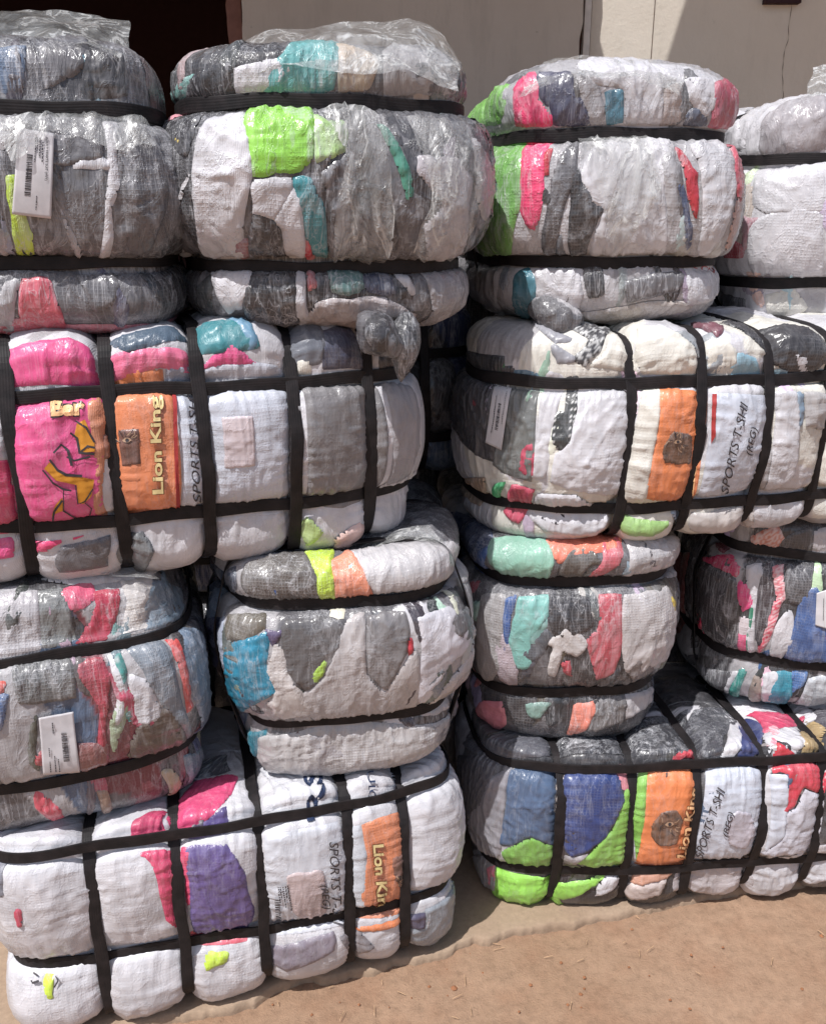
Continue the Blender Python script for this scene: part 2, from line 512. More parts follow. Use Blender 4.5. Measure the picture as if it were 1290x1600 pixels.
    def uv_of(s, pts, push=.10):
        pts = [tuple(p) for p in pts]
        hits = [s.hit(*p) for p in pts]
        good = [h for h in hits if h is not None]
        cx = sum(p[0] for p in pts) / len(pts); cyy = sum(p[1] for p in pts) / len(pts)
        out = []
        for p, h in zip(pts, hits):
            if h is None:
                lo = None
                for t in np.linspace(.04, 1.0, 30):
                    q = (p[0] + (cx - p[0]) * t, p[1] + (cyy - p[1]) * t)
                    lo = s.hit(*q)
                    if lo is not None: break
                if lo is None:
                    continue
                c = s.hit(cx, cyy)
                if c is None: c = np.mean(good, axis=0) if good else lo
                dv = (lo - c) * np.array([s.su, 1.0]); L = np.linalg.norm(dv)
                if L > 1e-6: dv = dv / L * push
                h = lo + dv / np.array([s.su, 1.0])
            out.append(h)
        return np.array(out)

def skin_grid(b, cell=.0055, full=False):
    per = 2 * PI
    um = 1.75
    nf = int(2 * um * b.su * .9 / cell)
    us = np.linspace(-um, um, nf)
    back = np.linspace(um, 2 * PI - um, 26)[1:-1]
    us = np.concatenate([us, back])
    nv = int(b.vmax / cell)
    vs = np.linspace(0, b.vmax, nv)
    return us, vs

# mottled colours of the clothes nobody described one by one
def patchwork(P, pal, wts, seed, n=70, scale=(1, 1, .55)):
    rs = np.random.RandomState(seed)
    lo, hi = P.min(0), P.max(0)
    pts = rs.rand(n, 3) * (hi - lo) + lo
    cid = rs.choice(len(pal), n, p=np.array(wts) / sum(wts))
    sc = np.array(scale)
    q = P + .05 * np.stack([vn(P, 11, seed=1), vn(P, 11, seed=2), vn(P, 11, seed=3)], -1)
    best = np.full(len(P), 9.0); ci = np.zeros(len(P), int)
    for k in range(n):
        d = (((q - pts[k]) * sc) ** 2).sum(1)
        m = d < best
        best[m] = d[m]; ci[m] = cid[k]
    cols = np.array([cloth(PAL[c][0]) for c in pal])
    return cols[ci]

def build_skin(b, root, mat, pal, wts, cell=.0055):
    us, vs = skin_grid(b, cell)
    nu, nv = len(us), len(vs)
    Ug, Vg = np.meshgrid(us, vs, indexing='ij')
    W = b.S(Ug, Vg)
    idx = np.arange(nu * nv).reshape(nu, nv)
    idx2 = np.concatenate([idx, idx[:1]], 0)
    F = np.stack([idx2[:-1, :-1], idx2[1:, :-1], idx2[1:, 1:], idx2[:-1, 1:]], -1).reshape(-1, 4)
    W = W.reshape(-1, 3)
    col = patchwork(W, pal, wts, b.seed)
    uv = np.stack([(Ug * b.su).ravel(), Vg.ravel()], -1)
    # the two poles are closed with one face each
    F = F.tolist(); F.append(idx[:, -1].tolist()); F.append(idx[::-1, 0].tolist())
    return mesh_obj('wrapped_clothes', W - b.base, F, mat, root, col, uv)

def smooth_poly(pts, n=4, jit=0.0, rs=None, sharp=False):
    pts = np.asarray(pts); m = len(pts); out = []
    if sharp:
        for i in range(m):
            for t in np.linspace(0, 1, 6)[:-1]: out.append(pts[i] * (1 - t) + pts[(i + 1) % m] * t)
        return np.array(out)
    for i in range(m):
        p0, p1, p2, p3 = pts[i - 1], pts[i], pts[(i + 1) % m], pts[(i + 2) % m]
        for t in np.linspace(0, 1, n + 1)[:-1]:
            cr = .5 * ((2 * p1) + (-p0 + p2) * t + (2 * p0 - 5 * p1 + 4 * p2 - p3) * t * t + (-p0 + 3 * p1 - 3 * p2 + p3) * t ** 3)
            li = p1 * (1 - t) + p2 * t
            q = cr * .3 + li * .7
            if rs is not None: q = q + rs.randn(2) * jit
            out.append(q)
    return np.array(out)

def poly_sd(P, poly):
    """signed distance (negative inside) and nearest boundary point"""
    best = np.full(len(P), 1e9); near = np.zeros_like(P); inside = np.zeros(len(P), bool)
    m = len(poly)
    for i in range(m):
        a, c = poly[i], poly[(i + 1) % m]
        e = c - a; L = e @ e
        if L < 1e-14: continue
        t = np.clip(((P - a) @ e) / L, 0, 1)
        q = a + t[:, None] * e
        d = ((P - q) ** 2).sum(1)
        k = d < best
        best[k] = d[k]; near[k] = q[k]
        cond = (a[1] > P[:, 1]) != (c[1] > P[:, 1])
        if abs(e[1]) > 1e-12:
            xi = a[0] + (P[:, 1] - a[1]) / e[1] * e[0]
            inside ^= cond & (P[:, 0] < xi)
    return np.where(inside, -1, 1) * np.sqrt(best), near

def patch(b, root, name, uvpoly, color, mat, off=.003, puff=.003, sharp=False, seed=1, wr=1.0,
          cell=.0042, label=None, pattern=None, tint=None, parent2=None):
    sc = np.array([b.su, 1.0])
    rs = np.random.RandomState(seed)
    poly = smooth_poly(uvpoly * sc, jit=0 if sharp else .0012, rs=None if sharp else rs, sharp=sharp)
    lo, hi = poly.min(0) - cell, poly.max(0) + cell
    nx = max(3, int((hi[0] - lo[0]) / cell)); ny = max(3, int((hi[1] - lo[1]) / cell))
    if nx * ny > 60000: return None
    X, Y = np.meshgrid(np.linspace(lo[0], hi[0], nx), np.linspace(lo[1], hi[1], ny), indexing='ij')
    P = np.stack([X.ravel(), Y.ravel()], -1)
    sd, near = poly_sd(P, poly)
    snap = np.abs(sd) < cell * .62
    P2 = P.copy(); P2[snap] = near[snap]
    keep = (sd < 0) | snap
    idx = np.arange(nx * ny).reshape(nx, ny)
    F = np.stack([idx[:-1, :-1], idx[1:, :-1], idx[1:, 1:], idx[:-1, 1:]], -1).reshape(-1, 4)
    F = F[keep[F].all(1)]
    # skip faces made of boundary points only and lying outside
    cen = P2[F].mean(1); sdc, _ = poly_sd(cen, poly)
    F = F[sdc < -cell * .05]
    if len(F) == 0: return None
    used = np.unique(F); rm = -np.ones(nx * ny, int); rm[used] = np.arange(len(used))
    F = rm[F]; Q = P2[used]; ds = np.where(snap[used], 0, -sd[used])
    edge = np.clip(ds / .007, 0, 1); edge = np.sin(edge * PI / 2)
    u, v = Q[:, 0] / b.su, Q[:, 1]
    offv = np.where(ds <= 0, off * .3, off) + puff * edge
    # own wrinkles of this piece of cloth
    ang = rs.rand() * PI
    ca, sa = math.cos(ang), math.sin(ang)
    own = np.stack([Q[:, 0] * ca + Q[:, 1] * sa, (-Q[:, 0] * sa + Q[:, 1] * ca) * .35, np.full(len(Q), seed * .77)], -1)
    offv = offv + edge * wr * (.0022 * ridge(vn(own, 44, 44, 1, seed=seed) * 1.5, 1.3) + .0010 * ridge(vn(own, 90, 90, 1, seed=seed + 1)))
    W = b.S(u, v, off=offv, seed=0, wr=1.0)
    c = np.tile(cloth(color), (len(W), 1))
    if pattern is not None: c = pattern(c, Q, rs)
    o = mesh_obj(name, W - b.base, F, mat, parent2 or root, c, Q)
    if label: o['label'] = label
    return o

def hull2d(pts):
    pts = sorted(set(map(tuple, np.round(pts, 5))))
    def half(ps):
        r = []
        for p in ps:
            while len(r) >= 2 and (r[-1][0] - r[-2][0]) * (p[1] - r[-2][1]) - (r[-1][1] - r[-2][1]) * (p[0] - r[-2][0]) <= 0: r.pop()
            r.append(p)
        return r
    lo = half(pts); up = half(pts[::-1])
    return np.array(lo[:-1] + up[:-1])

def strap_ring(b, root, kind, pos, width=.022, off=.0055, th=.0014, seed=0):
    """kind 'h': band at local height pos; 'x'/'y': ring around that axis at pos"""
    G = b.gridL.reshape(-1, 3)
    ax = {'h': 2, 'x': 0, 'y': 1}[kind]
    oth = [i for i in range(3) if i != ax]
    if kind == 'h':
        vv = b.v1 if abs(pos - b.s1) < abs(pos - b.s2) else b.v2
        u = np.linspace(-PI, PI, 400)
        L = b.local(u, np.full_like(u, vv)); pts = L[:, oth]
    else:
        m = np.abs(G[:, ax] - pos) < .006
        pts = G[m][:, oth]
    H = hull2d(pts)
    # resample
    Hc = np.vstack([H, H[:1]]); seg = np.linalg.norm(np.diff(Hc, axis=0), axis=1); cum = np.concatenate([[0], np.cumsum(seg)])
    n = int(cum[-1] / .009)
    t = np.linspace(0, cum[-1], n + 1)[:-1]
    R2 = np.stack([np.interp(t, cum, Hc[:, 0]), np.interp(t, cum, Hc[:, 1])], -1)
    for _ in range(3): R2 = .5 * R2 + .25 * (np.roll(R2, 1, 0) + np.roll(R2, -1, 0))
    tg = np.roll(R2, -1, 0) - np.roll(R2, 1, 0); tg /= np.linalg.norm(tg, axis=1, keepdims=True) + 1e-12
    nr = np.stack([tg[:, 1], -tg[:, 0]], -1)
    cen = R2.mean(0)
    if ((R2 - cen) * nr).sum() < 0: nr = -nr
    rs = np.random.RandomState(seed + 7)
    ph = rs.rand(4) * 6
    wob = .0018 * np.sin(t * 17 + ph[0]) + .0012 * np.sin(t * 41 + ph[1])
    wv = width * (1 + .05 * np.sin(t * 23 + ph[2]))
    prof = [(-.5, -th), (-.5, th * .5), (-.44, th), (-.15, th * 1.15), (.15, th * 1.15), (.44, th), (.5, th * .5), (.5, -th)]
    rows = []
    for w_, h_ in prof:
        p = np.zeros((n, 3))
        q = R2 + nr * (off + h_)
        p[:, oth[0]] = q[:, 0]; p[:, oth[1]] = q[:, 1]; p[:, ax] = pos + wob + w_ * wv
        rows.append(p)
    V = np.stack(rows, 1)              # n, 8, 3
    V = V.reshape(-1, 3) @ b.R.T + b.C
    k = len(prof); F = []
    for i in range(n):
        j = (i + 1) % n
        for q in range(k):
            r = (q + 1) % k
            F.append((i * k + q, i * k + r, j * k + r, j * k + q))
    uv = np.stack([np.tile([w_ * width for w_, _ in prof], n), np.repeat(t, k)], -1)
    return mesh_obj('strap', V - b.base, F, M['strap'], root, None, uv, smooth=False)

# ------------------------------------------------------------------ print on a bale
def px_to_world(b, pts, off, seed=0, wr=1.0):
    uv = []
    last = None
    for p in pts:
        h = b.hit(*p)
        if h is None: h = last if last is not None else np.array([0, b.vmax / 2])
        last = h; uv.append(h)
    uv = np.array(uv)
    return b.S(uv[:, 0], uv[:, 1], off=np.full(len(uv), off), wr=wr)

def refine(V, F, L):
    """split triangles until no edge is longer than L (2D)"""
    V = [tuple(v) for v in V]; F = [tuple(f) for f in F]
    for _ in range(6):
        cache = {}; out = []; ch = False
        def mid(i, j):
            k = (min(i, j), max(i, j))
            if k not in cache:
                cache[k] = len(V); V.append(((V[i][0] + V[j][0]) / 2, (V[i][1] + V[j][1]) / 2))
            return cache[k]
        def ln(i, j): return math.hypot(V[i][0] - V[j][0], V[i][1] - V[j][1])
        for a, b_, c in F:
            e = (ln(a, b_) > L, ln(b_, c) > L, ln(c, a) > L)
            s_ = sum(e)
            if s_ == 0: out.append((a, b_, c)); continue
            ch = True
            if s_ == 3:
                x, y, z = mid(a, b_), mid(b_, c), mid(c, a)
                out += [(a, x, z), (x, b_, y), (z, y, c), (x, y, z)]
            else:
                while not e[0]: a, b_, c = b_, c, a; e = (e[1], e[2], e[0])
                x = mid(a, b_)
                if e[1]:
                    y = mid(b_, c); out += [(x, b_, y), (a, x, y), (a, y, c)]
                elif e[2]:
                    z = mid(c, a); out += [(a, x, z), (x, b_, z), (z, b_, c)]
                else: out += [(a, x, c), (x, b_, c)]
        F = out
        if not ch: break
    return V, F

def text_tris(s, bold=0.0, shear=0.0, spacing=1.0):
    cu = bpy.data.curves.new('lettering', 'FONT'); cu.body = s; cu.size = 1.0; cu.offset = bold; cu.shear = shear
    cu.space_character = spacing; cu.resolution_u = 3
    ob = bpy.data.objects.new('lettering', cu); scene.collection.objects.link(ob)
    dg = bpy.context.evaluated_depsgraph_get()
    me = ob.evaluated_get(dg).to_mesh(); me.calc_loop_triangles()
    V = np.array([v.co[:2] for v in me.vertices]); F = [tuple(t.vertices) for t in me.loop_triangles]
    ob.evaluated_get(dg).to_mesh_clear()
    bpy.data.objects.remove(ob); bpy.data.curves.remove(cu)
    return V, F

def lettering(b, parent, s, p0, p1, height, mat, bold=.02, shear=0.0, off=.0095, flip=False, spacing=1.0, label=None):
    V, F = text_tris(s, bold, shear, spacing)
    x0, x1 = V[:, 0].min(), V[:, 0].max()
    p0 = np.array(p0, float); p1 = np.array(p1, float)
    d = p1 - p0; L = np.linalg.norm(d); d /= L
    up = np.array([d[1], -d[0]])
    sx = L / (x1 - x0); sy = height / .73
    Q = p0 + ((V[:, 0] - x0) * sx)[:, None] * d + (V[:, 1] * sy)[:, None] * up
    Q, F = refine(Q, F, 5.0)
    W = px_to_world(b, Q, off)
    o = mesh_obj('lettering', W - b.base, F, mat, parent, None, None)
    if label: o['label'] = label
    return o

def print_shape(b, parent, name, polys, mat, off=.0095, label=None):
    """flat printed shapes given as polygons of photo points lying on the bale"""
    Vs, Fs = [], []
    from mathutils.geometry import tessellate_polygon
    for poly in polys:
        t = tessellate_polygon([[Vector((p[0], p[1], 0)) for p in poly]])
        k = len(Vs); Vs += [tuple(p) for p in poly]; Fs += [tuple(k + i for i in f) for f in t]
    Q, F = refine(Vs, Fs, 6.0)
    W = px_to_world(b, Q, off)
    o = mesh_obj(name, W - b.base, F, mat, parent)
    if label: o['label'] = label
    if len(polys) > 1 and name in ('barcode', 'printed_line'): o['kind'] = 'stuff'
    return o

def stroke(pts, w):
    """a thin polyline as a polygon"""
    pts = np.array(pts, float); tg = np.gradient(pts, axis=0); tg /= np.linalg.norm(tg, axis=1, keepdims=True) + 1e-9
    n = np.stack([-tg[:, 1], tg[:, 0]], -1)
    ww = np.linspace(.6, 1, len(pts)) if len(pts) > 2 else np.ones(len(pts))
    ww = np.minimum(ww, ww[::-1] + .2)
    return [tuple(p) for p in (pts + n * w / 2 * ww[:, None])] + [tuple(p) for p in (pts - n * w / 2 * ww[:, None])[::-1]]
def quadp(c, s, t):
    """point inside the quad c (tl, tr, br, bl)"""
    c = [np.array(q, float) for q in c]
    return tuple((c[0] * (1 - s) + c[1] * s) * (1 - t) + (c[3] * (1 - s) + c[2] * s) * t)

# ------------------------------------------------------------------ the bales and what shows through their wrap
BALES = {}
def P(s):
    f = [float(x) for x in s.replace(',', ' ').split()]
    return list(zip(f[::2], f[1::2]))

PATTERNS = {
 'grid': lambda c, Q, rs: np.where(((np.abs((Q[:, 0] / .009) % 1 - .5) < .14) & (np.abs((Q[:, 1] / .007) % 1 - .5) < .16))[:, None], .75, c),
 'hstripe': lambda c, Q, rs: np.where((((Q[:, 1] / .011) % 1) < .5)[:, None], .62, c),
 'plaid': lambda c, Q, rs: np.where(((((Q[:, 0] + Q[:, 1] * .4) / .010) % 1 < .45) ^ (((Q[:, 1] - Q[:, 0] * .3) / .012) % 1 < .45))[:, None], np.minimum(1, c * .5 + .42), c),
 'speck': lambda c, Q, rs: np.where((vn(np.stack([Q[:, 0], Q[:, 1], 0 * Q[:, 0]], -1), 210) > .18)[:, None], .45, c),
 'blotch': lambda c, Q, rs: np.where((fbm(np.stack([Q[:, 0], Q[:, 1], 0 * Q[:, 0] + rs.rand()], -1), 75) > .25)[:, None], c * .35 + .28, c),
 'fade': lambda c, Q, rs: c * .55 + .45 * lin((200, 130, 110)),
 'fur': lambda c, Q, rs: c * (1 + .62 * fbm(np.stack([Q[:, 0], Q[:, 1], 0 * Q[:, 0] + rs.rand()], -1), 95)[:, None]),
 'ghost': lambda c, Q, rs: c * (1 + .07 * fbm(np.stack([Q[:, 0], Q[:, 1], 0 * Q[:, 0] + rs.rand()], -1), 60)[:, None]),
}

# key: bale parameters; 'pal' = colours of the undescribed clothes
SPEC = [
 dict(key='A1', label='clear-wrapped grey bale with a barcode label, top left of the stack', mat='shiny',
      pal=('DG', 'G', 'K'), w=(6, 3, 1),
      fit=dict(zb=1.325, xl=-185, xr=303, yt=52, yb=524, s1=410, s2=167, yf=1.42, dep=.84), yaw=16, p=5, g=.045, gt=.050, gb=.026, seed=1,
      rings=(-.04, .22), axis='y'),
 dict(key='A2', label='clear-wrapped bale with a big lime green cloth, under loose clear plastic', mat='shiny',
      pal=('DG', 'G', 'K'), w=(5, 3, 1),
      fit=dict(zb=1.33, xl=238, xr=770, yt=66, yb=505, s1=410, s2=157, yf=1.50, dep=.84), yaw=13, g=.055, gt=.050, gb=.040, seed=2,
      rings=(-.04, .22), axis='y'),
 dict(key='E1', label='clear-wrapped bale with green and neon pink clothes, topmost of its stack', mat='shiny',
      pal=('LG', 'G', 'W'), w=(5, 3, 3),
      fit=dict(zb=1.31, xl=752, xr=1162, yt=93, yb=503, s1=405, s2=206, yf=1.74, dep=.84), yaw=4, g=.045, gt=.035, gb=.035, seed=3,
      rings=(-.04, .22), axis='y'),
 dict(key='E2', label='plain off-white bale at the top right, half out of the picture', mat='tight',
      pal=('W', 'LG', 'W'), w=(6, 2, 3),
      fit=dict(zb=1.28, xl=1120, xr=1610, yt=148, yb=512, s1=440, s2=244, yf=1.93, dep=.84), yaw=5, g=.035, gt=.030, gb=.045, seed=4,
      rings=(-.16, .12), axis='y'),
 dict(key='B', label='long white sack bale showing a pink shirt and an orange Lion King print', mat='sack',
      pal=('W', 'LG', 'W'), w=(7, 1, 5),
      fit=dict(zt=1.345, zb=0.90, xl=-130, xr=664, yt=500, yb=885, s1=798, s2=603, yf=1.42, dep=.46), yaw=19, g=.030, gt=.030, gb=.030, seed=5,
      rings='B', axis='x', p=4.5),
 dict(key='F', label='long bale turned end-forward with a dark wrapped left end and white sacking', mat='sack',
      pal=('W', 'LG', 'CR'), w=(6, 2, 4),
      fit=dict(zt=1.32, zb=0.87, xl=706, xr=1470, yt=505, yb=832, s1=775, s2=590, yf=1.72, dep=0.54), yaw=14, g=.030, gt=.028, gb=.028, seed=6,
      rings='F', axis='x', p=2.6),
 dict(key='C1', label='grey bale with red strips and a crumpled barcode label, left edge', mat='tight',
      pal=('DG', 'G', 'LG', 'SB', 'MA'), w=(5, 4, 2, 1, .5),
      fit=dict(zt=0.92, zb=0.435, xl=-190, xr=326, yt=895, yb=1300, s1=1218, s2=1020, yf=1.35, dep=.84), yaw=18, p=5, roll=-1.5, g=.030, gt=.045, gb=.030, seed=7,
      rings=(-.04, .22), axis='y'),
 dict(key='C2', label='bale with a bright cyan cloth at its left and grey gathered clothes', mat='tight',
      pal=('DG', 'LG', 'G', 'W'), w=(3, 4, 3, 2),
      fit=dict(zt=0.94, zb=0.44, xl=328, xr=744, yt=868, yb=1190, s1=1123, s2=938, yf=1.48, dep=.62), yaw=7, roll=-1.5, g=.040, gt=.020, gb=.035, seed=8,
      rings=(-.19, .05), axis='y'),
 dict(key='G1', label='bale with aqua, blue and dusty red clothes, between two long bales', mat='tight',
      pal=('G', 'LG', 'DG', 'BK', 'SB'), w=(4, 3, 3, 1, .6),
      fit=dict(zt=0.885, zb=0.385, xl=715, xr=1060, yt=838, yb=1144, s1=1078, s2=908, yf=1.69, dep=.84), yaw=5, g=.035, gt=.012, gb=.030, seed=9,
      rings=(-.14, .16), axis='y'),
 dict(key='G2', label='bale of black, blue and pink checked clothes at the right edge', mat='tight',
      pal=('DG', 'K', 'LG'), w=(4, 3, 2),
      fit=dict(zt=0.9, zb=0.4, xl=1066, xr=1440, yt=818, yb=1112, s1=1040, s2=872, yf=1.83, dep=.84), yaw=-8, roll=3, g=.030, gt=.028, gb=.028, seed=10,
      rings=(-.28, -.05, .18), axis='y'),
 dict(key='D', label='long white sack bale with purple and pink cloth, lowest at the left', mat='sack',
      pal=('W', 'W', 'W'), w=(7, 1, 5),
      fit=dict(zt=0.455, zb=-.022, xl=-22, xr=724, yt=1190, yb=1550, s1=1449, s2=1288, yf=1.395, dep=.46), yaw=15.5, g=.024, gt=.030, gb=.004, seed=11,
      rings='D', axis='x', p=7, round_=.7),
 dict(key='H', label='long bale with navy and green clothes standing on the ground at the right', mat='sack',
      pal=('W', 'G', 'DG', 'SB'), w=(3, 2, 3, 1),
      fit=dict(zt=0.41, zb=-.018, xl=712, xr=1480, yt=1128, yb=1405, s1=1345, s2=1188, yf=1.67, dep=.48), yaw=6, g=.026, gt=.030, gb=.030, seed=12,
      rings='H', axis='x', p=4.2, round_=.75),
]
RINGPX = {'B': [21, 179, 321, 464, 582], 'F': [988, 1093, 1198, 1290], 'D': [141, 277, 409, 547, 634],
          'H': [878, 990, 1091, 1196, 1287]}
RINGROW = {'B': 700, 'F': 690, 'D': 1370, 'H': 1260}

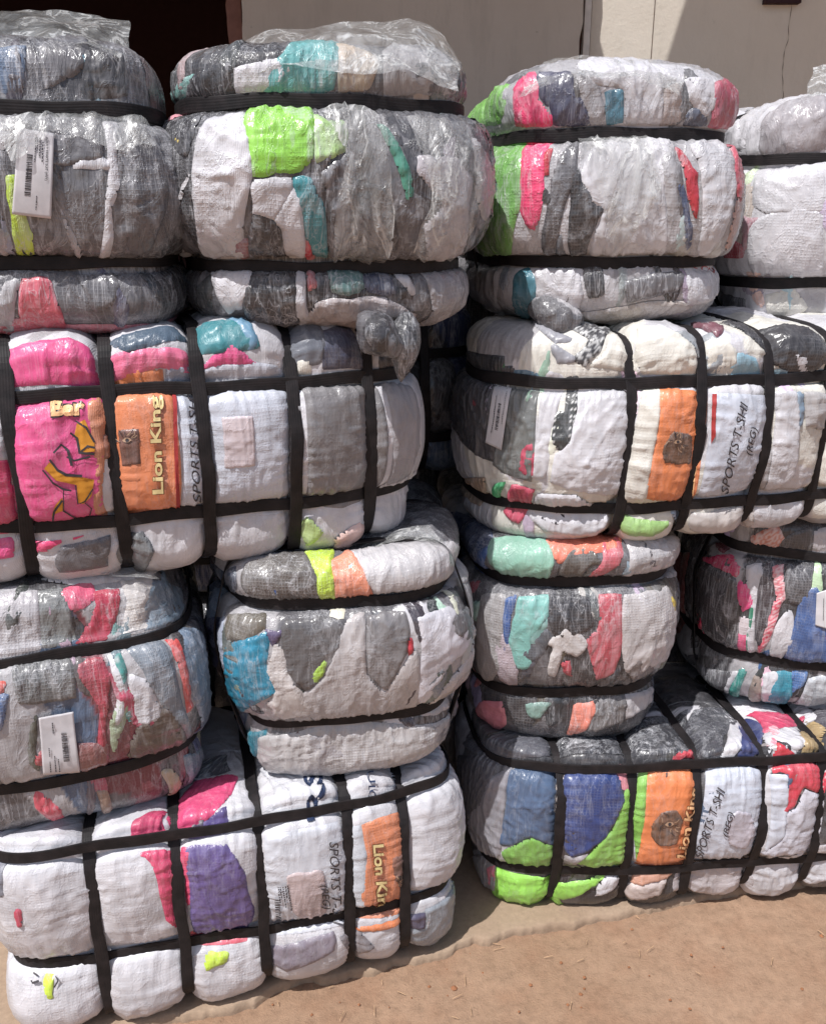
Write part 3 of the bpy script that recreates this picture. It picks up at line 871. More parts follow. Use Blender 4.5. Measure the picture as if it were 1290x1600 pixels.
# garments: bale -> list of (colour key, photo outline, options)
def G(c, pts, name='garment', sharp=False, pat=None, mat=None, puff=None, rgb=None, label=None):
    return dict(c=c, pts=P(pts), name=name, sharp=sharp, pat=pat, mat=mat, puff=puff, rgb=rgb, label=label)
GARM = {
'A1': [
 G('SB', '0 75, 42 72, 36 140, 0 146'), G('G', '60 70, 120 60, 130 110, 70 140'), G('DG', '125 75, 190 80, 200 150, 130 155'),
 G('LG', '0 190, 24 214, 5 235, -30 232'), G('G', '40 190, 150 188, 160 250, 80 260'),
 G('W', '110 262, 140 237, 172 252, 176 268, 150 266'),
 G('W', '158 190, 184 189, 180 215, 187 290, 176 330, 168 400, 154 400, 164 320, 169 280, 164 215'),
 G('YG', '8 275, 29 273, 40 335, 51 365, 51 408, 28 408, 19 345, 10 300'),
 G('LG', '-10 350, 15 365, 11 408, -20 408'), G('LG', '94 330, 98 330, 130 395, 118 400'),
 G('G', '195 195, 240 210, 262 300, 235 390, 195 395, 190 290'),
 G('RO', '35 436, 78 433, 94 480, 105 512, 45 520, 30 480'), G('PP', '100 505, 272 498, 270 512, 180 520, 95 524', rgb=(190, 105, 120)),
 G('LG', '10 440, 33 440, 28 515, 0 520'), G('G', '120 432, 180 428, 185 470, 150 490'),
 G('RO', '-20 505, 40 498, 40 522, -20 530'),
],
'A2': [
 G('K', '300 120, 345 98, 365 100, 366 150, 300 165, 285 180'), G('AQ', '262 160, 298 116, 309 118, 292 150, 270 168'),
 G('PP', '256 172, 276 160, 284 182, 262 192'), G('G', '245 140, 262 135, 258 160, 246 175'),
 G('W', '366 108, 420 92, 470 104, 405 150, 370 156'), G('PT', '405 135, 440 85, 480 62, 520 57, 522 140, 470 150, 415 152'),
 G('TL', '405 135, 425 128, 440 150, 412 153'), G('BG', '524 70, 560 76, 592 92, 578 138, 528 145'),
 G('LG', '596 80, 650 70, 700 100, 710 148, 600 150'), G('G', '640 100, 700 95, 705 148, 650 146'),
 G('W', '290 280, 302 268, 306 400, 298 396', pat=None), G('YE', '277 205, 292 205, 288 225, 277 235'),
 G('K', '268 190, 318 184, 305 215, 293 245, 280 240'),
 G('W', '322 190, 385 178, 395 275, 392 400, 330 402, 310 350, 303 250'),
 G('LM', '385 178, 440 172, 486 170, 492 205, 488 250, 462 272, 430 272, 395 277'),
 G('LM', '488 178, 512 190, 541 192, 541 236, 495 256, 489 230', rgb=(178, 214, 140)),
 G('G', '488 176, 560 173, 575 290, 540 400, 512 402, 516 330, 500 270, 541 240, 541 190'),
 G('W', '395 280, 456 274, 456 310, 428 345, 396 332'), G('DG', '396 334, 428 340, 440 360, 450 400, 392 400'),
 G('W', '425 342, 456 288, 472 312, 478 370, 480 402, 452 402, 440 360'), G('PU', '451 280, 457 283, 430 328, 424 324', rgb=(60, 56, 100)),
 G('TL', '454 276, 486 275, 494 300, 507 322, 513 402, 492 398, 474 352, 462 310'),
 G('RD', '476 370, 486 376, 491 403, 474 403'), G('MA', '366 375, 392 370, 392 402, 374 402', rgb=(150, 90, 95)),
 G('DGR', '588 195, 606 200, 626 232, 642 270, 646 304, 634 312, 620 262, 604 225', rgb=(62, 140, 118)),
 G('W', '648 238, 680 246, 712 244, 736 282, 728 330, 700 402, 664 402, 660 352, 690 320, 666 290, 650 268', rgb=(176, 170, 176)),
 G('LG', '735 215, 755 235, 768 300, 750 350, 738 300'),
 G('DG', '545 290, 600 290, 620 390, 540 402'),
 G('W', '333 425, 395 424, 396 446, 380 480, 360 488, 343 465'), G('DG', '396 424, 462 420, 472 500, 400 504, 380 482'),
 G('W', '462 420, 477 420, 478 468, 492 500, 470 503'), G('RD', '478 420, 490 420, 495 450, 481 455', rgb=(190, 90, 95)),
 G('PT', '510 423, 560 420, 572 450, 545 462, 518 455', rgb=(84, 120, 118)),
 G('W', '612 420, 632 424, 650 460, 640 462, 622 440'), G('BG', '492 470, 600 465, 650 490, 610 512, 500 505', rgb=(172, 160, 158)),
 G('SB', '560 430, 605 425, 620 460, 575 460', rgb=(60, 66, 90)), G('G', '655 425, 720 420, 728 470, 670 500', rgb=(150, 146, 150)),
],
'E1': [
 G('TL', '712 160, 732 148, 745 152, 728 172', rgb=(60, 150, 120)), G('GR', '722 152, 760 138, 798 132, 788 190, 750 202, 728 185'),
 G('LG', '790 135, 812 125, 806 190, 786 196'),
 G('NP', '802 138, 835 110, 846 130, 840 150, 862 178, 863 197, 806 197'),
 G('SB', '842 114, 892 114, 902 150, 916 160, 922 196, 866 196, 862 176, 842 150', rgb=(66, 66, 92)),
 G('LG', '895 110, 930 130, 946 170, 925 196, 905 150'), G('W', '900 100, 960 90, 1012 96, 1032 122, 1030 192, 976 192, 974 140, 925 130'),
 G('SB', '944 142, 974 140, 972 188, 946 196', rgb=(84, 136, 158)),
 G('BG', '1036 140, 1062 130, 1062 190, 1030 196', rgb=(176, 160, 154)), G('W', '1068 122, 1108 120, 1114 170, 1098 184, 1076 160'),
 G('DG', '1070 175, 1090 166, 1104 196, 1066 196', rgb=(62, 68, 88)), G('RO', '1112 130, 1144 142, 1148 182, 1122 202, 1104 196', rgb=(186, 84, 104)),
 G('GR', '758 215, 821 214, 817 300, 806 350, 800 396, 760 398, 752 330', rgb=(112, 172, 78)), G('NP', '821 213, 866 213, 852 260, 848 330, 836 358, 825 355, 812 330, 814 250'),
 G('RD', '850 236, 865 233, 856 275, 848 270'), G('G', '872 250, 905 214, 902 270, 882 320, 872 396, 850 396, 856 320, 862 280'),
 G('DG', '890 280, 900 256, 915 290, 935 320, 946 324, 926 360, 915 397, 894 397, 888 340'),
 G('W', '905 272, 940 214, 1000 212, 1040 216, 1040 300, 1030 397, 920 397, 942 330, 922 318'),
 G('LG', '1030 250, 1050 224, 1056 280, 1056 392, 1030 392'), G('RD', '1052 230, 1065 234, 1088 270, 1092 320, 1086 345, 1074 312'),
 G('SB', '1057 290, 1068 290, 1080 382, 1064 392', rgb=(66, 82, 116)), G('W', '1076 228, 1112 220, 1146 290, 1140 332, 1102 397, 1086 390, 1096 330, 1092 270'),
 G('RO', '1118 222, 1140 234, 1158 290, 1152 322, 1140 262'),
 G('TL', '804 430, 826 415, 841 445, 836 475, 820 502, 801 470', rgb=(36, 112, 130)), G('W', '838 420, 900 418, 911 460, 880 500, 842 490, 836 450'),
 G('DG', '908 415, 940 414, 943 460, 918 466'), G('DG', '836 478, 862 476, 896 452, 900 460, 868 486, 840 488', rgb=(112, 106, 106)),
 G('G', '976 438, 1065 424, 1060 456, 980 472'), G('W', '1068 415, 1122 412, 1128 450, 1070 475'),
 G('BG', '860 492, 960 478, 1060 468, 1080 480, 960 500', rgb=(186, 178, 172)),
 G('LG', '738 420, 790 415, 792 490, 752 480'),
],
'E2': [
 G('W', '1118 178, 1166 170, 1168 232, 1122 236'), G('RD', '1128 372, 1162 380, 1162 402, 1130 402', rgb=(170, 60, 75)),
 G('PP', '1160 335, 1190 342, 1172 365, 1162 400', rgb=(176, 130, 140)), G('LG', '1190 190, 1230 160, 1289 150, 1289 238, 1192 244', rgb=(160, 154, 158)),
 G('W', '1180 275, 1285 270, 1285 330, 1200 335, 1175 320'), G('W', '1175 345, 1240 320, 1285 335, 1285 425, 1175 425, 1168 380'),
 G('CR', '1195 460, 1240 452, 1260 480, 1230 500, 1200 490'), G('G', '1130 455, 1165 465, 1165 490, 1135 480'),
],
'B': [
 G('PK', '6 560, 50 535, 110 530, 142 550, 156 606, 12 608'), G('LG', '-10 570, 4 560, 12 606, -10 608'),
 G('SB', '168 540, 200 524, 272 514, 292 540, 200 552', rgb=(72, 92, 112)), G('PK', '166 562, 230 546, 290 550, 300 590, 250 576, 172 600', rgb=(236, 110, 150)),
 G('OR', '168 588, 254 576, 258 606, 168 610', name='printed_panel', sharp=True),
 G('LG', '257 575, 300 572, 312 602, 260 606', rgb=(160, 165, 182), sharp=True),
 G('PT', '302 522, 350 500, 388 508, 406 545, 360 552, 312 556', rgb=(50, 130, 140)), G('LB', '352 498, 382 500, 404 540, 386 546', rgb=(100, 146, 176)),
 G('PK', '314 572, 340 552, 360 534, 392 560, 404 573, 320 576'), G('W', '315 578, 430 570, 445 592, 320 598', rgb=(188, 190, 200)),
 G('G', '440 515, 500 510, 500 570, 460 575, 445 545', rgb=(104, 108, 118)), G('SB', '500 518, 545 514, 560 545, 570 580, 500 578', rgb=(58, 62, 86)),
 G('CR', '460 560, 486 560, 486 586, 462 588', sharp=True), G('DG', '575 520, 640 520, 650 565, 590 578'),
 G('PK', '14 625, 90 620, 162 617, 167 650, 158 760, 166 815, 40 824, 22 720'),
 G('PK', '-40 715, 24 722, 32 826, -40 828', rgb=(218, 56, 112)), G('W', '-40 630, 12 626, 22 720, -40 712'),
 G('PE', '134 619, 164 617, 168 650, 160 760, 168 812, 150 815, 146 720', rgb=(206, 132, 96)),
 G('W', '272 612, 450 606, 458 796, 280 806', name='printed_sheet', sharp=True, rgb=(198, 202, 214)),
 G('OR', '176 620, 268 613, 279 806, 192 812', name='printed_panel', sharp=True, rgb=(222, 130, 82)),
 G('G', '438 612, 458 611, 464 790, 446 796', rgb=(128, 126, 130), sharp=True), G('G', '467 605, 575 597, 581 775, 474 786', rgb=(122, 119, 121)),
 G('LG', '586 600, 645 612, 652 700, 640 735, 594 764', rgb=(150, 147, 152)), G('W', '594 755, 648 735, 640 765, 596 772'),
 G('PK', '-20 842, 20 838, 22 868, -20 872'), G('PK', '44 842, 162 828, 100 846, 50 862', rgb=(230, 60, 120)),
 G('G', '95 852, 172 836, 168 882, 90 892', rgb=(106, 102, 106)), G('G', '186 840, 224 830, 242 860, 212 882, 182 872', rgb=(108, 110, 112)),
 G('YG', '464 822, 480 806, 505 830, 480 850', rgb=(178, 204, 120)), G('CO', '520 840, 560 815, 570 850, 530 856', rgb=(226, 190, 180)),  # yellow-green patch paints in a green reflection by the strap
],
'F': [
 G('DG', '712 560, 802 572, 792 600, 772 722, 722 690, 706 640', rgb=(62, 60, 64)), G('K', '720 540, 790 558, 770 600, 716 600', rgb=(48, 50, 54)),  # both patches paint the shade on the left end as dark cloth
 G('GR', '774 562, 790 566, 786 596, 776 594', rgb=(46, 110, 70)), G('RD', '738 612, 748 620, 744 640, 736 632', rgb=(150, 46, 60)),
 G('G', '798 582, 846 590, 836 700, 830 752, 770 728, 784 640', rgb=(108, 110, 108)), G('SB', '800 576, 845 584, 845 606, 828 612, 815 600', rgb=(98, 128, 148)),
 G('W', '850 582, 882 588, 872 640, 862 680, 852 745, 830 744, 840 660'),
 G('DG', '885 588, 906 590, 902 640, 890 690, 876 706, 860 690, 865 645, 882 640', pat='grid', rgb=(52, 54, 54)),
 G('GR', '902 648, 890 664, 880 680, 886 662', rgb=(70, 180, 90)), G('RO', '814 700, 836 688, 836 745, 810 738', rgb=(190, 60, 88)),
 G('W', '906 592, 992 600, 990 660, 975 740, 960 772, 860 752, 868 708, 890 688, 900 640'),
 G('W', '860 540, 895 530, 930 512, 905 560, 870 566', rgb=(150, 150, 158)), G('K', '893 562, 918 530, 945 508, 972 512, 940 545, 914 572', pat='speck'),
 G('CR', '945 548, 972 514, 990 560, 992 582, 918 572'), G('CR', '995 516, 1040 514, 1080 540, 1094 592, 1002 584'),
 G('W', '1050 520, 1110 520, 1134 575, 1105 592, 1080 540', rgb=(150, 155, 160)), G('CR', '1090 540, 1130 530, 1150 550, 1138 598, 1110 597'),
 G('LB', '1136 576, 1150 550, 1178 560, 1188 598, 1142 598', rgb=(136, 176, 194)),
 G('DG', '1120 505, 1250 512, 1290 560, 1246 600, 1196 562'), G('W', '1235 550, 1260 555, 1262 586, 1246 590', sharp=True),
 G('LB', '1196 580, 1230 575, 1240 600, 1206 602', rgb=(150, 176, 188)), G('RO', '1080 505, 1130 512, 1120 530', rgb=(110, 62, 74)),
 G('CR', '1004 604, 1030 606, 1010 776, 976 772'),
 G('OR', '1028 606, 1104 614, 1096 690, 1082 780, 1000 776, 1024 690', name='printed_panel', sharp=True),
 G('W', '1110 614, 1200 618, 1194 700, 1172 786, 1084 784, 1106 690', name='printed_sheet', sharp=True, rgb=(196, 200, 212)),
 G('W', '1208 612, 1242 612, 1246 668, 1240 740, 1190 768, 1206 690'), G('LB', '1240 614, 1254 614, 1252 660, 1242 670'),
 G('LG', '1254 612, 1290 618, 1290 670, 1256 665', rgb=(176, 172, 172)),
 G('BG', '714 735, 760 745, 752 790, 714 772', rgb=(150, 128, 110)), G('GR', '772 756, 792 752, 780 782, 766 786', rgb=(62, 172, 108)),
 G('RO', '800 755, 836 765, 812 818, 786 800', rgb=(196, 64, 92)), G('W', '842 770, 900 770, 952 800, 930 832, 850 828, 822 800'),
 G('GR', '972 800, 1045 812, 1030 832, 970 828', rgb=(150, 188, 110)), G('LB', '1042 792, 1076 798, 1060 822', rgb=(158, 172, 190)),
 G('BG', '1080 800, 1170 784, 1150 815, 1075 825', rgb=(190, 182, 178)),
],
'C1': [
 G('W', '-20 930, 60 925, 65 1000, 60 1020, -20 1038', rgb=(178, 174, 178)), G('G', '60 925, 100 920, 120 1000, 65 1012', rgb=(112, 114, 114)),
 G('PK', '90 926, 140 906, 152 935, 116 956, 100 945', rgb=(214, 84, 118)), G('RD', '140 926, 185 920, 182 965, 166 1000, 118 1006, 140 970, 150 945', rgb=(186, 48, 76)),
 G('W', '186 906, 236 900, 226 970, 240 976, 190 992, 196 950', rgb=(196, 190, 186)), G('TL', '178 966, 189 980, 176 996', rgb=(90, 140, 136)),
 G('LB', '236 905, 282 920, 284 960, 226 986, 232 960, 216 950', rgb=(112, 130, 146)), G('W', '60 905, 190 880, 255 885, 215 905, 110 915', rgb=(190, 188, 190)),
 G('RD', '120 1036, 160 1026, 171 1056, 166 1120, 168 1200, 146 1202, 156 1110, 124 1060', rgb=(172, 52, 72)),
 G('W', '166 1022, 182 1026, 202 1080, 190 1132, 178 1132, 181 1080'), G('PT', '172 1026, 190 1022, 200 1080, 206 1126, 196 1122, 190 1070', pat='blotch', rgb=(66, 146, 142)),
 G('W', '200 1050, 226 1060, 252 1110, 250 1132, 214 1132, 204 1090'), G('SB', '196 1014, 250 1000, 282 1090, 292 1160, 264 1120, 230 1060', rgb=(118, 128, 140)),
 G('LB', '275 985, 310 988, 324 1060, 320 1120, 302 1150, 296 1080, 284 1020', rgb=(112, 130, 152)), G('RD', '258 1000, 276 997, 290 1040, 299 1105, 290 1112, 280 1050', rgb=(214, 70, 66)),
 G('LB', '-20 1085, 15 1085, 4 1142, -20 1150', rgb=(76, 104, 150)), G('CO', '-20 1064, 8 1064, 5 1086, -20 1088', rgb=(214, 90, 76)),
 G('RD', '54 1180, 72 1168, 74 1196, 54 1196', rgb=(180, 70, 78)), G('BK', '215 1130, 270 1100, 285 1165, 240 1195, 200 1180', rgb=(98, 86, 78)),
 G('G', '20 1040, 110 1030, 120 1090, 30 1100', rgb=(104, 104, 104)), G('RO', '120 1160, 168 1160, 168 1200, 122 1200', rgb=(140, 84, 82)),
 G('BG', '250 1206, 266 1200, 282 1222, 266 1242', rgb=(180, 160, 130)), G('BG', '150 1236, 166 1231, 176 1262, 164 1266', rgb=(160, 132, 116)),
 G('LB', '284 1180, 312 1165, 308 1215, 290 1236', rgb=(112, 130, 146)),
],
'C2': [
 G('TL', '330 1080, 350 1040, 372 1100, 360 1112', pat='hstripe', rgb=(20, 110, 125)), G('NV', '318 980, 350 970, 345 1040, 322 1050'),
 G('PT', '340 1110, 384 1120, 388 1180, 350 1160', pat='hstripe', rgb=(30, 90, 105)), G('NV', '330 880, 370 885, 372 920, 330 912', rgb=(40, 54, 76)),
 G('DG', '385 880, 430 868, 476 862, 496 900, 500 946, 420 946, 384 925', rgb=(94, 88, 84)), G('BL', '430 910, 438 910, 439 940, 431 940'),
 G('YG', '474 862, 520 858, 521 900, 526 943, 500 946, 494 900'), G('CO', '510 880, 545 862, 580 920, 583 936, 526 942, 520 900', rgb=(232, 144, 112)),
 G('W', '546 862, 640 842, 700 848, 728 880, 724 912, 700 922, 584 926, 566 890', rgb=(192, 188, 190)),
 G('CY', '355 1005, 418 985, 421 1010, 418 1040, 432 1078, 410 1096, 374 1106, 354 1055'), G('BK', '360 960, 418 958, 416 985, 358 1002'),
 G('PU', '415 985, 446 984, 426 1010', rgb=(88, 74, 110)), G('G', '446 968, 540 966, 520 1050, 500 1062, 480 1082, 450 1050, 440 1010', rgb=(92, 90, 92)),
 G('W', '430 998, 446 1020, 449 1050, 472 1080, 500 1112, 440 1122, 416 1102, 432 1078, 416 1050', rgb=(196, 190, 188)),
 G('LG', '540 970, 570 958, 572 1050, 600 1080, 650 1010, 656 1090, 640 1116, 500 1120, 470 1086, 500 1062', rgb=(178, 172, 172)),
 G('G', '572 962, 632 955, 636 1020, 602 1078, 574 1050', rgb=(116, 113, 115)),
 G('YG', '484 1056, 504 1028, 513 1030, 506 1058, 490 1069', rgb=(160, 200, 50)), G('W', '650 965, 700 948, 732 1000, 700 1040, 662 1096, 648 1090, 656 1030', rgb=(206, 204, 212)),
 G('RD', '635 1000, 643 995, 646 1020, 637 1026'), G('G', '700 960, 724 944, 736 985, 720 1002, 705 990', rgb=(96, 94, 98)),
 G('W', '700 1060, 742 1005, 738 1070, 690 1112, 652 1117', rgb=(190, 184, 184)), G('SB', '664 1066, 690 1040, 700 1052, 676 1092', rgb=(118, 128, 140)),
 G('CY', '385 1140, 420 1137, 406 1170, 394 1182', rgb=(30, 120, 140)), G('W', '408 1146, 560 1124, 700 1105, 706 1150, 560 1216, 440 1216, 404 1182', rgb=(180, 176, 176)),
 G('G', '480 1150, 520 1142, 540 1180, 500 1195', rgb=(160, 155, 158)), G('G', '660 1135, 690 1125, 692 1150, 664 1160', rgb=(128, 124, 126)),
],
'G1': [
 G('NV', '668 806, 740 812, 768 822, 772 850, 748 880, 735 862, 690 832', rgb=(34, 56, 96)), G('BL', '740 870, 770 850, 768 900, 742 888', rgb=(50, 84, 140)),
 G('MI', '768 842, 850 834, 866 880, 842 912, 790 906, 764 872'), G('CO', '846 838, 960 830, 966 860, 900 870, 872 882, 858 860', rgb=(228, 122, 94)),
 G('BK', '886 860, 920 854, 942 880, 920 886, 896 906, 870 896', rgb=(92, 86, 80)), G('RO', '938 850, 966 840, 966 882, 920 906, 904 900, 940 880', rgb=(192, 84, 96)),
 G('W', '966 836, 1050 838, 1052 890, 1000 902, 966 900', rgb=(186, 182, 184)), G('G', '1000 842, 1014 858, 1010 864, 998 852', rgb=(90, 86, 92)),
 G('LG', '752 930, 792 930, 786 1040, 760 1062, 744 1000', rgb=(150, 146, 146)), G('BL', '790 936, 808 930, 800 960, 796 1000, 792 1040, 784 1000', rgb=(40, 84, 150)),
 G('AQ', '810 932, 856 930, 856 960, 830 1000, 830 1040, 808 1046, 795 1000, 804 960'),
 G('DG', '858 930, 920 930, 926 980, 870 1000, 856 970'), G('RO', '935 930, 970 930, 972 1000, 960 1050, 930 1062, 914 1000, 934 980', rgb=(192, 74, 88)),
 G('W', '972 930, 1040 915, 1054 960, 1042 1020, 976 1052, 970 1000', rgb=(190, 184, 184)),
 G('W', '852 1002, 890 974, 920 1005, 902 1026, 880 1020, 866 1056, 854 1050, 862 1015', rgb=(204, 198, 196)), G('RD', '875 1036, 890 1030, 893 1056, 880 1051', rgb=(208, 72, 88)),
 G('YE', '1038 922, 1054 940, 1050 972'), G('AQ', '730 940, 752 940, 746 972, 732 962', rgb=(150, 186, 172)), G('PP', '736 1040, 762 1060, 741 1076', rgb=(196, 120, 130)),
 G('G', '976 1040, 1010 1020, 1020 1045, 985 1062', rgb=(112, 104, 104)),
 G('PP', '750 1096, 785 1095, 791 1130, 770 1146, 752 1130', rgb=(218, 128, 142)), G('MI', '820 1100, 862 1096, 842 1122, 826 1121', rgb=(128, 160, 150)),
 G('CO', '896 1100, 926 1095, 931 1110, 911 1141, 884 1146', rgb=(222, 128, 108)), G('W', '976 1086, 1016 1070, 1011 1100, 974 1122', rgb=(182, 178, 180)),
 G('DG', '930 1095, 975 1085, 972 1125, 915 1140', rgb=(100, 96, 96)),
],
'G2': [
 G('MA', '1118 845, 1142 850, 1130 866', rgb=(110, 40, 58)), G('PE', '1174 836, 1215 820, 1226 840, 1205 866, 1174 856', pat='plaid', rgb=(212, 130, 110)),
 G('DG', '1215 840, 1270 820, 1268 870, 1222 868', rgb=(70, 68, 70)), G('W', '1268 832, 1290 825, 1290 878, 1266 872', rgb=(190, 186, 190)),
 G('RO', '1042 872, 1080 862, 1072 900, 1064 990, 1052 985', rgb=(140, 74, 70)),
 G('NP', '1095 870, 1142 866, 1156 886, 1150 902, 1110 882', rgb=(214, 40, 100)), G('DG', '1085 890, 1110 880, 1150 905, 1156 960, 1156 1026, 1080 1012, 1074 940', rgb=(62, 60, 62)),
 G('NP', '1155 905, 1176 925, 1178 946, 1160 956, 1150 928', rgb=(238, 50, 130)), G('W', '1165 884, 1190 880, 1196 900, 1181 950, 1181 1026, 1165 1026, 1172 950'),
 G('DGR', '1172 950, 1179 950, 1175 1026, 1168 1026', rgb=(30, 130, 100)), G('W', '1154 962, 1172 966, 1170 985, 1158 1000', rgb=(214, 200, 204)),
 G('NP', '1154 990, 1168 992, 1166 1026, 1154 1024', rgb=(222, 60, 120)), G('K', '1190 884, 1206 880, 1211 960, 1185 1016, 1178 962', rgb=(58, 50, 56)),
 G('PP', '1206 886, 1222 882, 1228 932, 1214 946', pat='plaid', rgb=(216, 110, 122)),
 G('RD', '1205 942, 1226 930, 1202 1000, 1183 1022', pat='plaid', rgb=(214, 60, 88)), G('W', '1235 950, 1242 1000, 1216 1031, 1202 1022, 1214 970'),
 G('DG', '1225 880, 1268 890, 1262 940, 1230 942', rgb=(72, 70, 74)), G('BL', '1250 930, 1276 915, 1292 960, 1292 1032, 1224 1031, 1240 970', rgb=(58, 92, 150)),
 G('DG', '1090 1045, 1150 1050, 1135 1092, 1100 1085', rgb=(72, 70, 74)), G('TL', '1155 1045, 1166 1048, 1150 1091, 1134 1096', rgb=(30, 140, 130)), G('W', '1140 1052, 1154 1048, 1134 1092, 1128 1092'),
 G('BG', '1176 1056, 1190 1060, 1186 1096, 1175 1090', rgb=(150, 134, 124)), G('W', '1190 1050, 1216 1050, 1205 1091, 1190 1091'),
 G('TL', '1210 1050, 1236 1050, 1236 1086, 1215 1106, 1198 1100', rgb=(20, 136, 160)), G('BL', '1235 1048, 1262 1048, 1256 1070, 1236 1081', rgb=(60, 112, 176)),
 G('W', '1260 1060, 1290 1055, 1290 1095, 1240 1105', rgb=(186, 190, 196)),
],
'D': [
 G('DG', '312 1190, 356 1180, 362 1207, 312 1220', rgb=(92, 92, 98), pat='blotch'), G('G', '280 1200, 312 1190, 312 1222, 285 1235', rgb=(110, 108, 112)),
 G('PK', '206 1286, 240 1270, 262 1270, 264 1314, 209 1318', rgb=(196, 46, 96)),
 G('PK', '268 1268, 306 1224, 371 1213, 354 1254, 330 1277, 284 1308, 272 1308', rgb=(214, 60, 114)), G('PU', '312 1289, 354 1260, 358 1302, 290 1314'),
 G('DG', '288 1306, 305 1280, 318 1272, 322 1290, 306 1310', pat='blotch', rgb=(70, 56, 84)),
 G('PK', '216 1333, 266 1330, 278 1378, 284 1450, 259 1438, 247 1383, 236 1348', rgb=(218, 62, 108)), G('PK', '282 1327, 302 1327, 296 1366, 301 1407, 292 1415', rgb=(218, 62, 108)),
 G('CO', '298 1452, 354 1460, 388 1448, 384 1470, 302 1476', rgb=(222, 92, 110)),
 G('PU', '290 1327, 354 1319, 380 1360, 389 1401, 398 1425, 384 1464, 306 1455, 296 1401', rgb=(98, 80, 140)),
 G('PK', '22 1420, 34 1425, 35 1450, 27 1448', rgb=(200, 60, 90)), G('LG', '-8 1345, 12 1345, 6 1400, -8 1400', rgb=(130, 130, 140)),
 G('W', '414 1308, 528 1284, 541 1440, 420 1458', name='printed_sheet', sharp=True, rgb=(204, 206, 214)),
 G('W', '541 1292, 562 1288, 572 1428, 546 1436', name='printed_sheet', sharp=True, rgb=(196, 200, 208)),
 G('OR', '564 1288, 624 1268, 628 1420, 556 1432', name='printed_panel', sharp=True, rgb=(222, 134, 90)),
 G('W', '400 1205, 480 1200, 518 1255, 515 1270, 415 1290', rgb=(206, 206, 212)),
 G('YG', '321 1489, 357 1483, 354 1501, 321 1517'), G('YG', '71 1522, 85 1522, 85 1561, 74 1560', rgb=(200, 226, 60)),
 G('G', '414 1478, 521 1454, 521 1486, 450 1518, 412 1502', rgb=(132, 122, 134)), G('OR', '547 1446, 623 1430, 626 1440, 548 1452', name='printed_panel', sharp=True),
 G('G', '530 1465, 560 1450, 585 1480, 548 1490', rgb=(128, 122, 126)), G('PU', '626 1432, 664 1424, 664 1448, 624 1453', rgb=(82, 76, 104)),
 G('LB', '664 1420, 712 1395, 718 1450, 690 1470, 626 1470, 624 1454, 662 1448', rgb=(144, 150, 158)), G('W', '664 1424, 676 1422, 668 1448, 662 1450'),
 G('G', '-10 1490, 22 1505, 34 1590, -10 1560', rgb=(140, 134, 136)),
],
'H': [
 G('W', '1180 1340, 1290 1318, 1300 1372, 1160 1386'), G('LG', '1060 1352, 1172 1338, 1150 1388, 1050 1392', rgb=(186, 178, 180)),
 G('LG', '765 1215, 800 1200, 786 1300, 780 1340, 744 1322, 750 1250', rgb=(146, 143, 150)), G('DG', '718 1180, 780 1190, 752 1260, 740 1320, 718 1290', rgb=(90, 88, 94)),  # dark grey patch paints in the shade on the left end
 G('GR', '784 1330, 806 1318, 830 1308, 866 1320, 852 1352, 800 1350', rgb=(128, 186, 76)),
 G('SB', '798 1202, 870 1200, 874 1290, 866 1320, 830 1308, 800 1320, 780 1318, 790 1262', rgb=(76, 98, 130)),
 G('GR', '975 1230, 986 1240, 982 1352, 900 1347, 920 1332, 960 1290', rgb=(142, 200, 84)), G('RB', '885 1200, 960 1198, 976 1250, 945 1310, 902 1335, 882 1330'),
 G('PP', '955 1198, 981 1197, 980 1240, 972 1232'), G('LG', '882 1332, 902 1336, 920 1330, 900 1348, 878 1346', rgb=(170, 166, 170)),
 G('GR', '996 1200, 1012 1199, 1004 1300, 992 1342', rgb=(132, 190, 78)),
 G('OR', '1012 1198, 1088 1197, 1086 1280, 1068 1346, 990 1349, 1004 1290', name='printed_panel', sharp=True),
 G('K', '1102 1197, 1190 1197, 1190 1206, 1104 1202', rgb=(60, 58, 66)),
 G('W', '1102 1201, 1192 1206, 1190 1270, 1178 1332, 1076 1342, 1096 1270', name='printed_sheet', sharp=True, rgb=(198, 203, 216)),
 G('RD', '1204 1197, 1284 1193, 1286 1240, 1254 1230, 1240 1260, 1222 1268, 1228 1210, 1205 1208', pat='grid', rgb=(206, 42, 66)),
 G('W', '1200 1210, 1230 1210, 1225 1304, 1192 1330, 1204 1262', sharp=True, rgb=(204, 208, 220)), G('W', '1225 1270, 1242 1262, 1256 1232, 1284 1244, 1282 1290, 1262 1318, 1186 1332, 1225 1304', rgb=(196, 194, 204)),
 G('K', '870 1162, 975 1140, 980 1182, 872 1186', rgb=(50, 50, 56), mat='shiny'), G('K', '985 1130, 1075 1110, 1090 1140, 1092 1184, 990 1184', rgb=(50, 50, 56), mat='shiny'),
 G('RD', '1050 1180, 1086 1174, 1090 1186, 1050 1187'), G('K', '1085 1110, 1120 1108, 1132 1150, 1122 1186, 1104 1186', rgb=(60, 60, 68), mat='shiny'),
 G('W', '1128 1120, 1150 1130, 1146 1182, 1124 1182'), G('NV', '1145 1130, 1165 1124, 1192 1160, 1172 1186, 1150 1182', rgb=(52, 62, 112)),
 G('PK', '1165 1120, 1200 1115, 1252 1122, 1212 1142, 1188 1152', rgb=(196, 50, 92)), G('W', '1190 1152, 1235 1140, 1245 1175, 1210 1160, 1195 1182'),
 G('RD', '1210 1164, 1246 1182, 1204 1186'), G('BR', '1240 1150, 1250 1130, 1274 1130, 1286 1160, 1274 1178, 1250 1175', rgb=(168, 142, 96)),
 G('PP', '1196 1140, 1216 1140, 1212 1165, 1198 1170', pat='plaid', rgb=(222, 120, 140)),
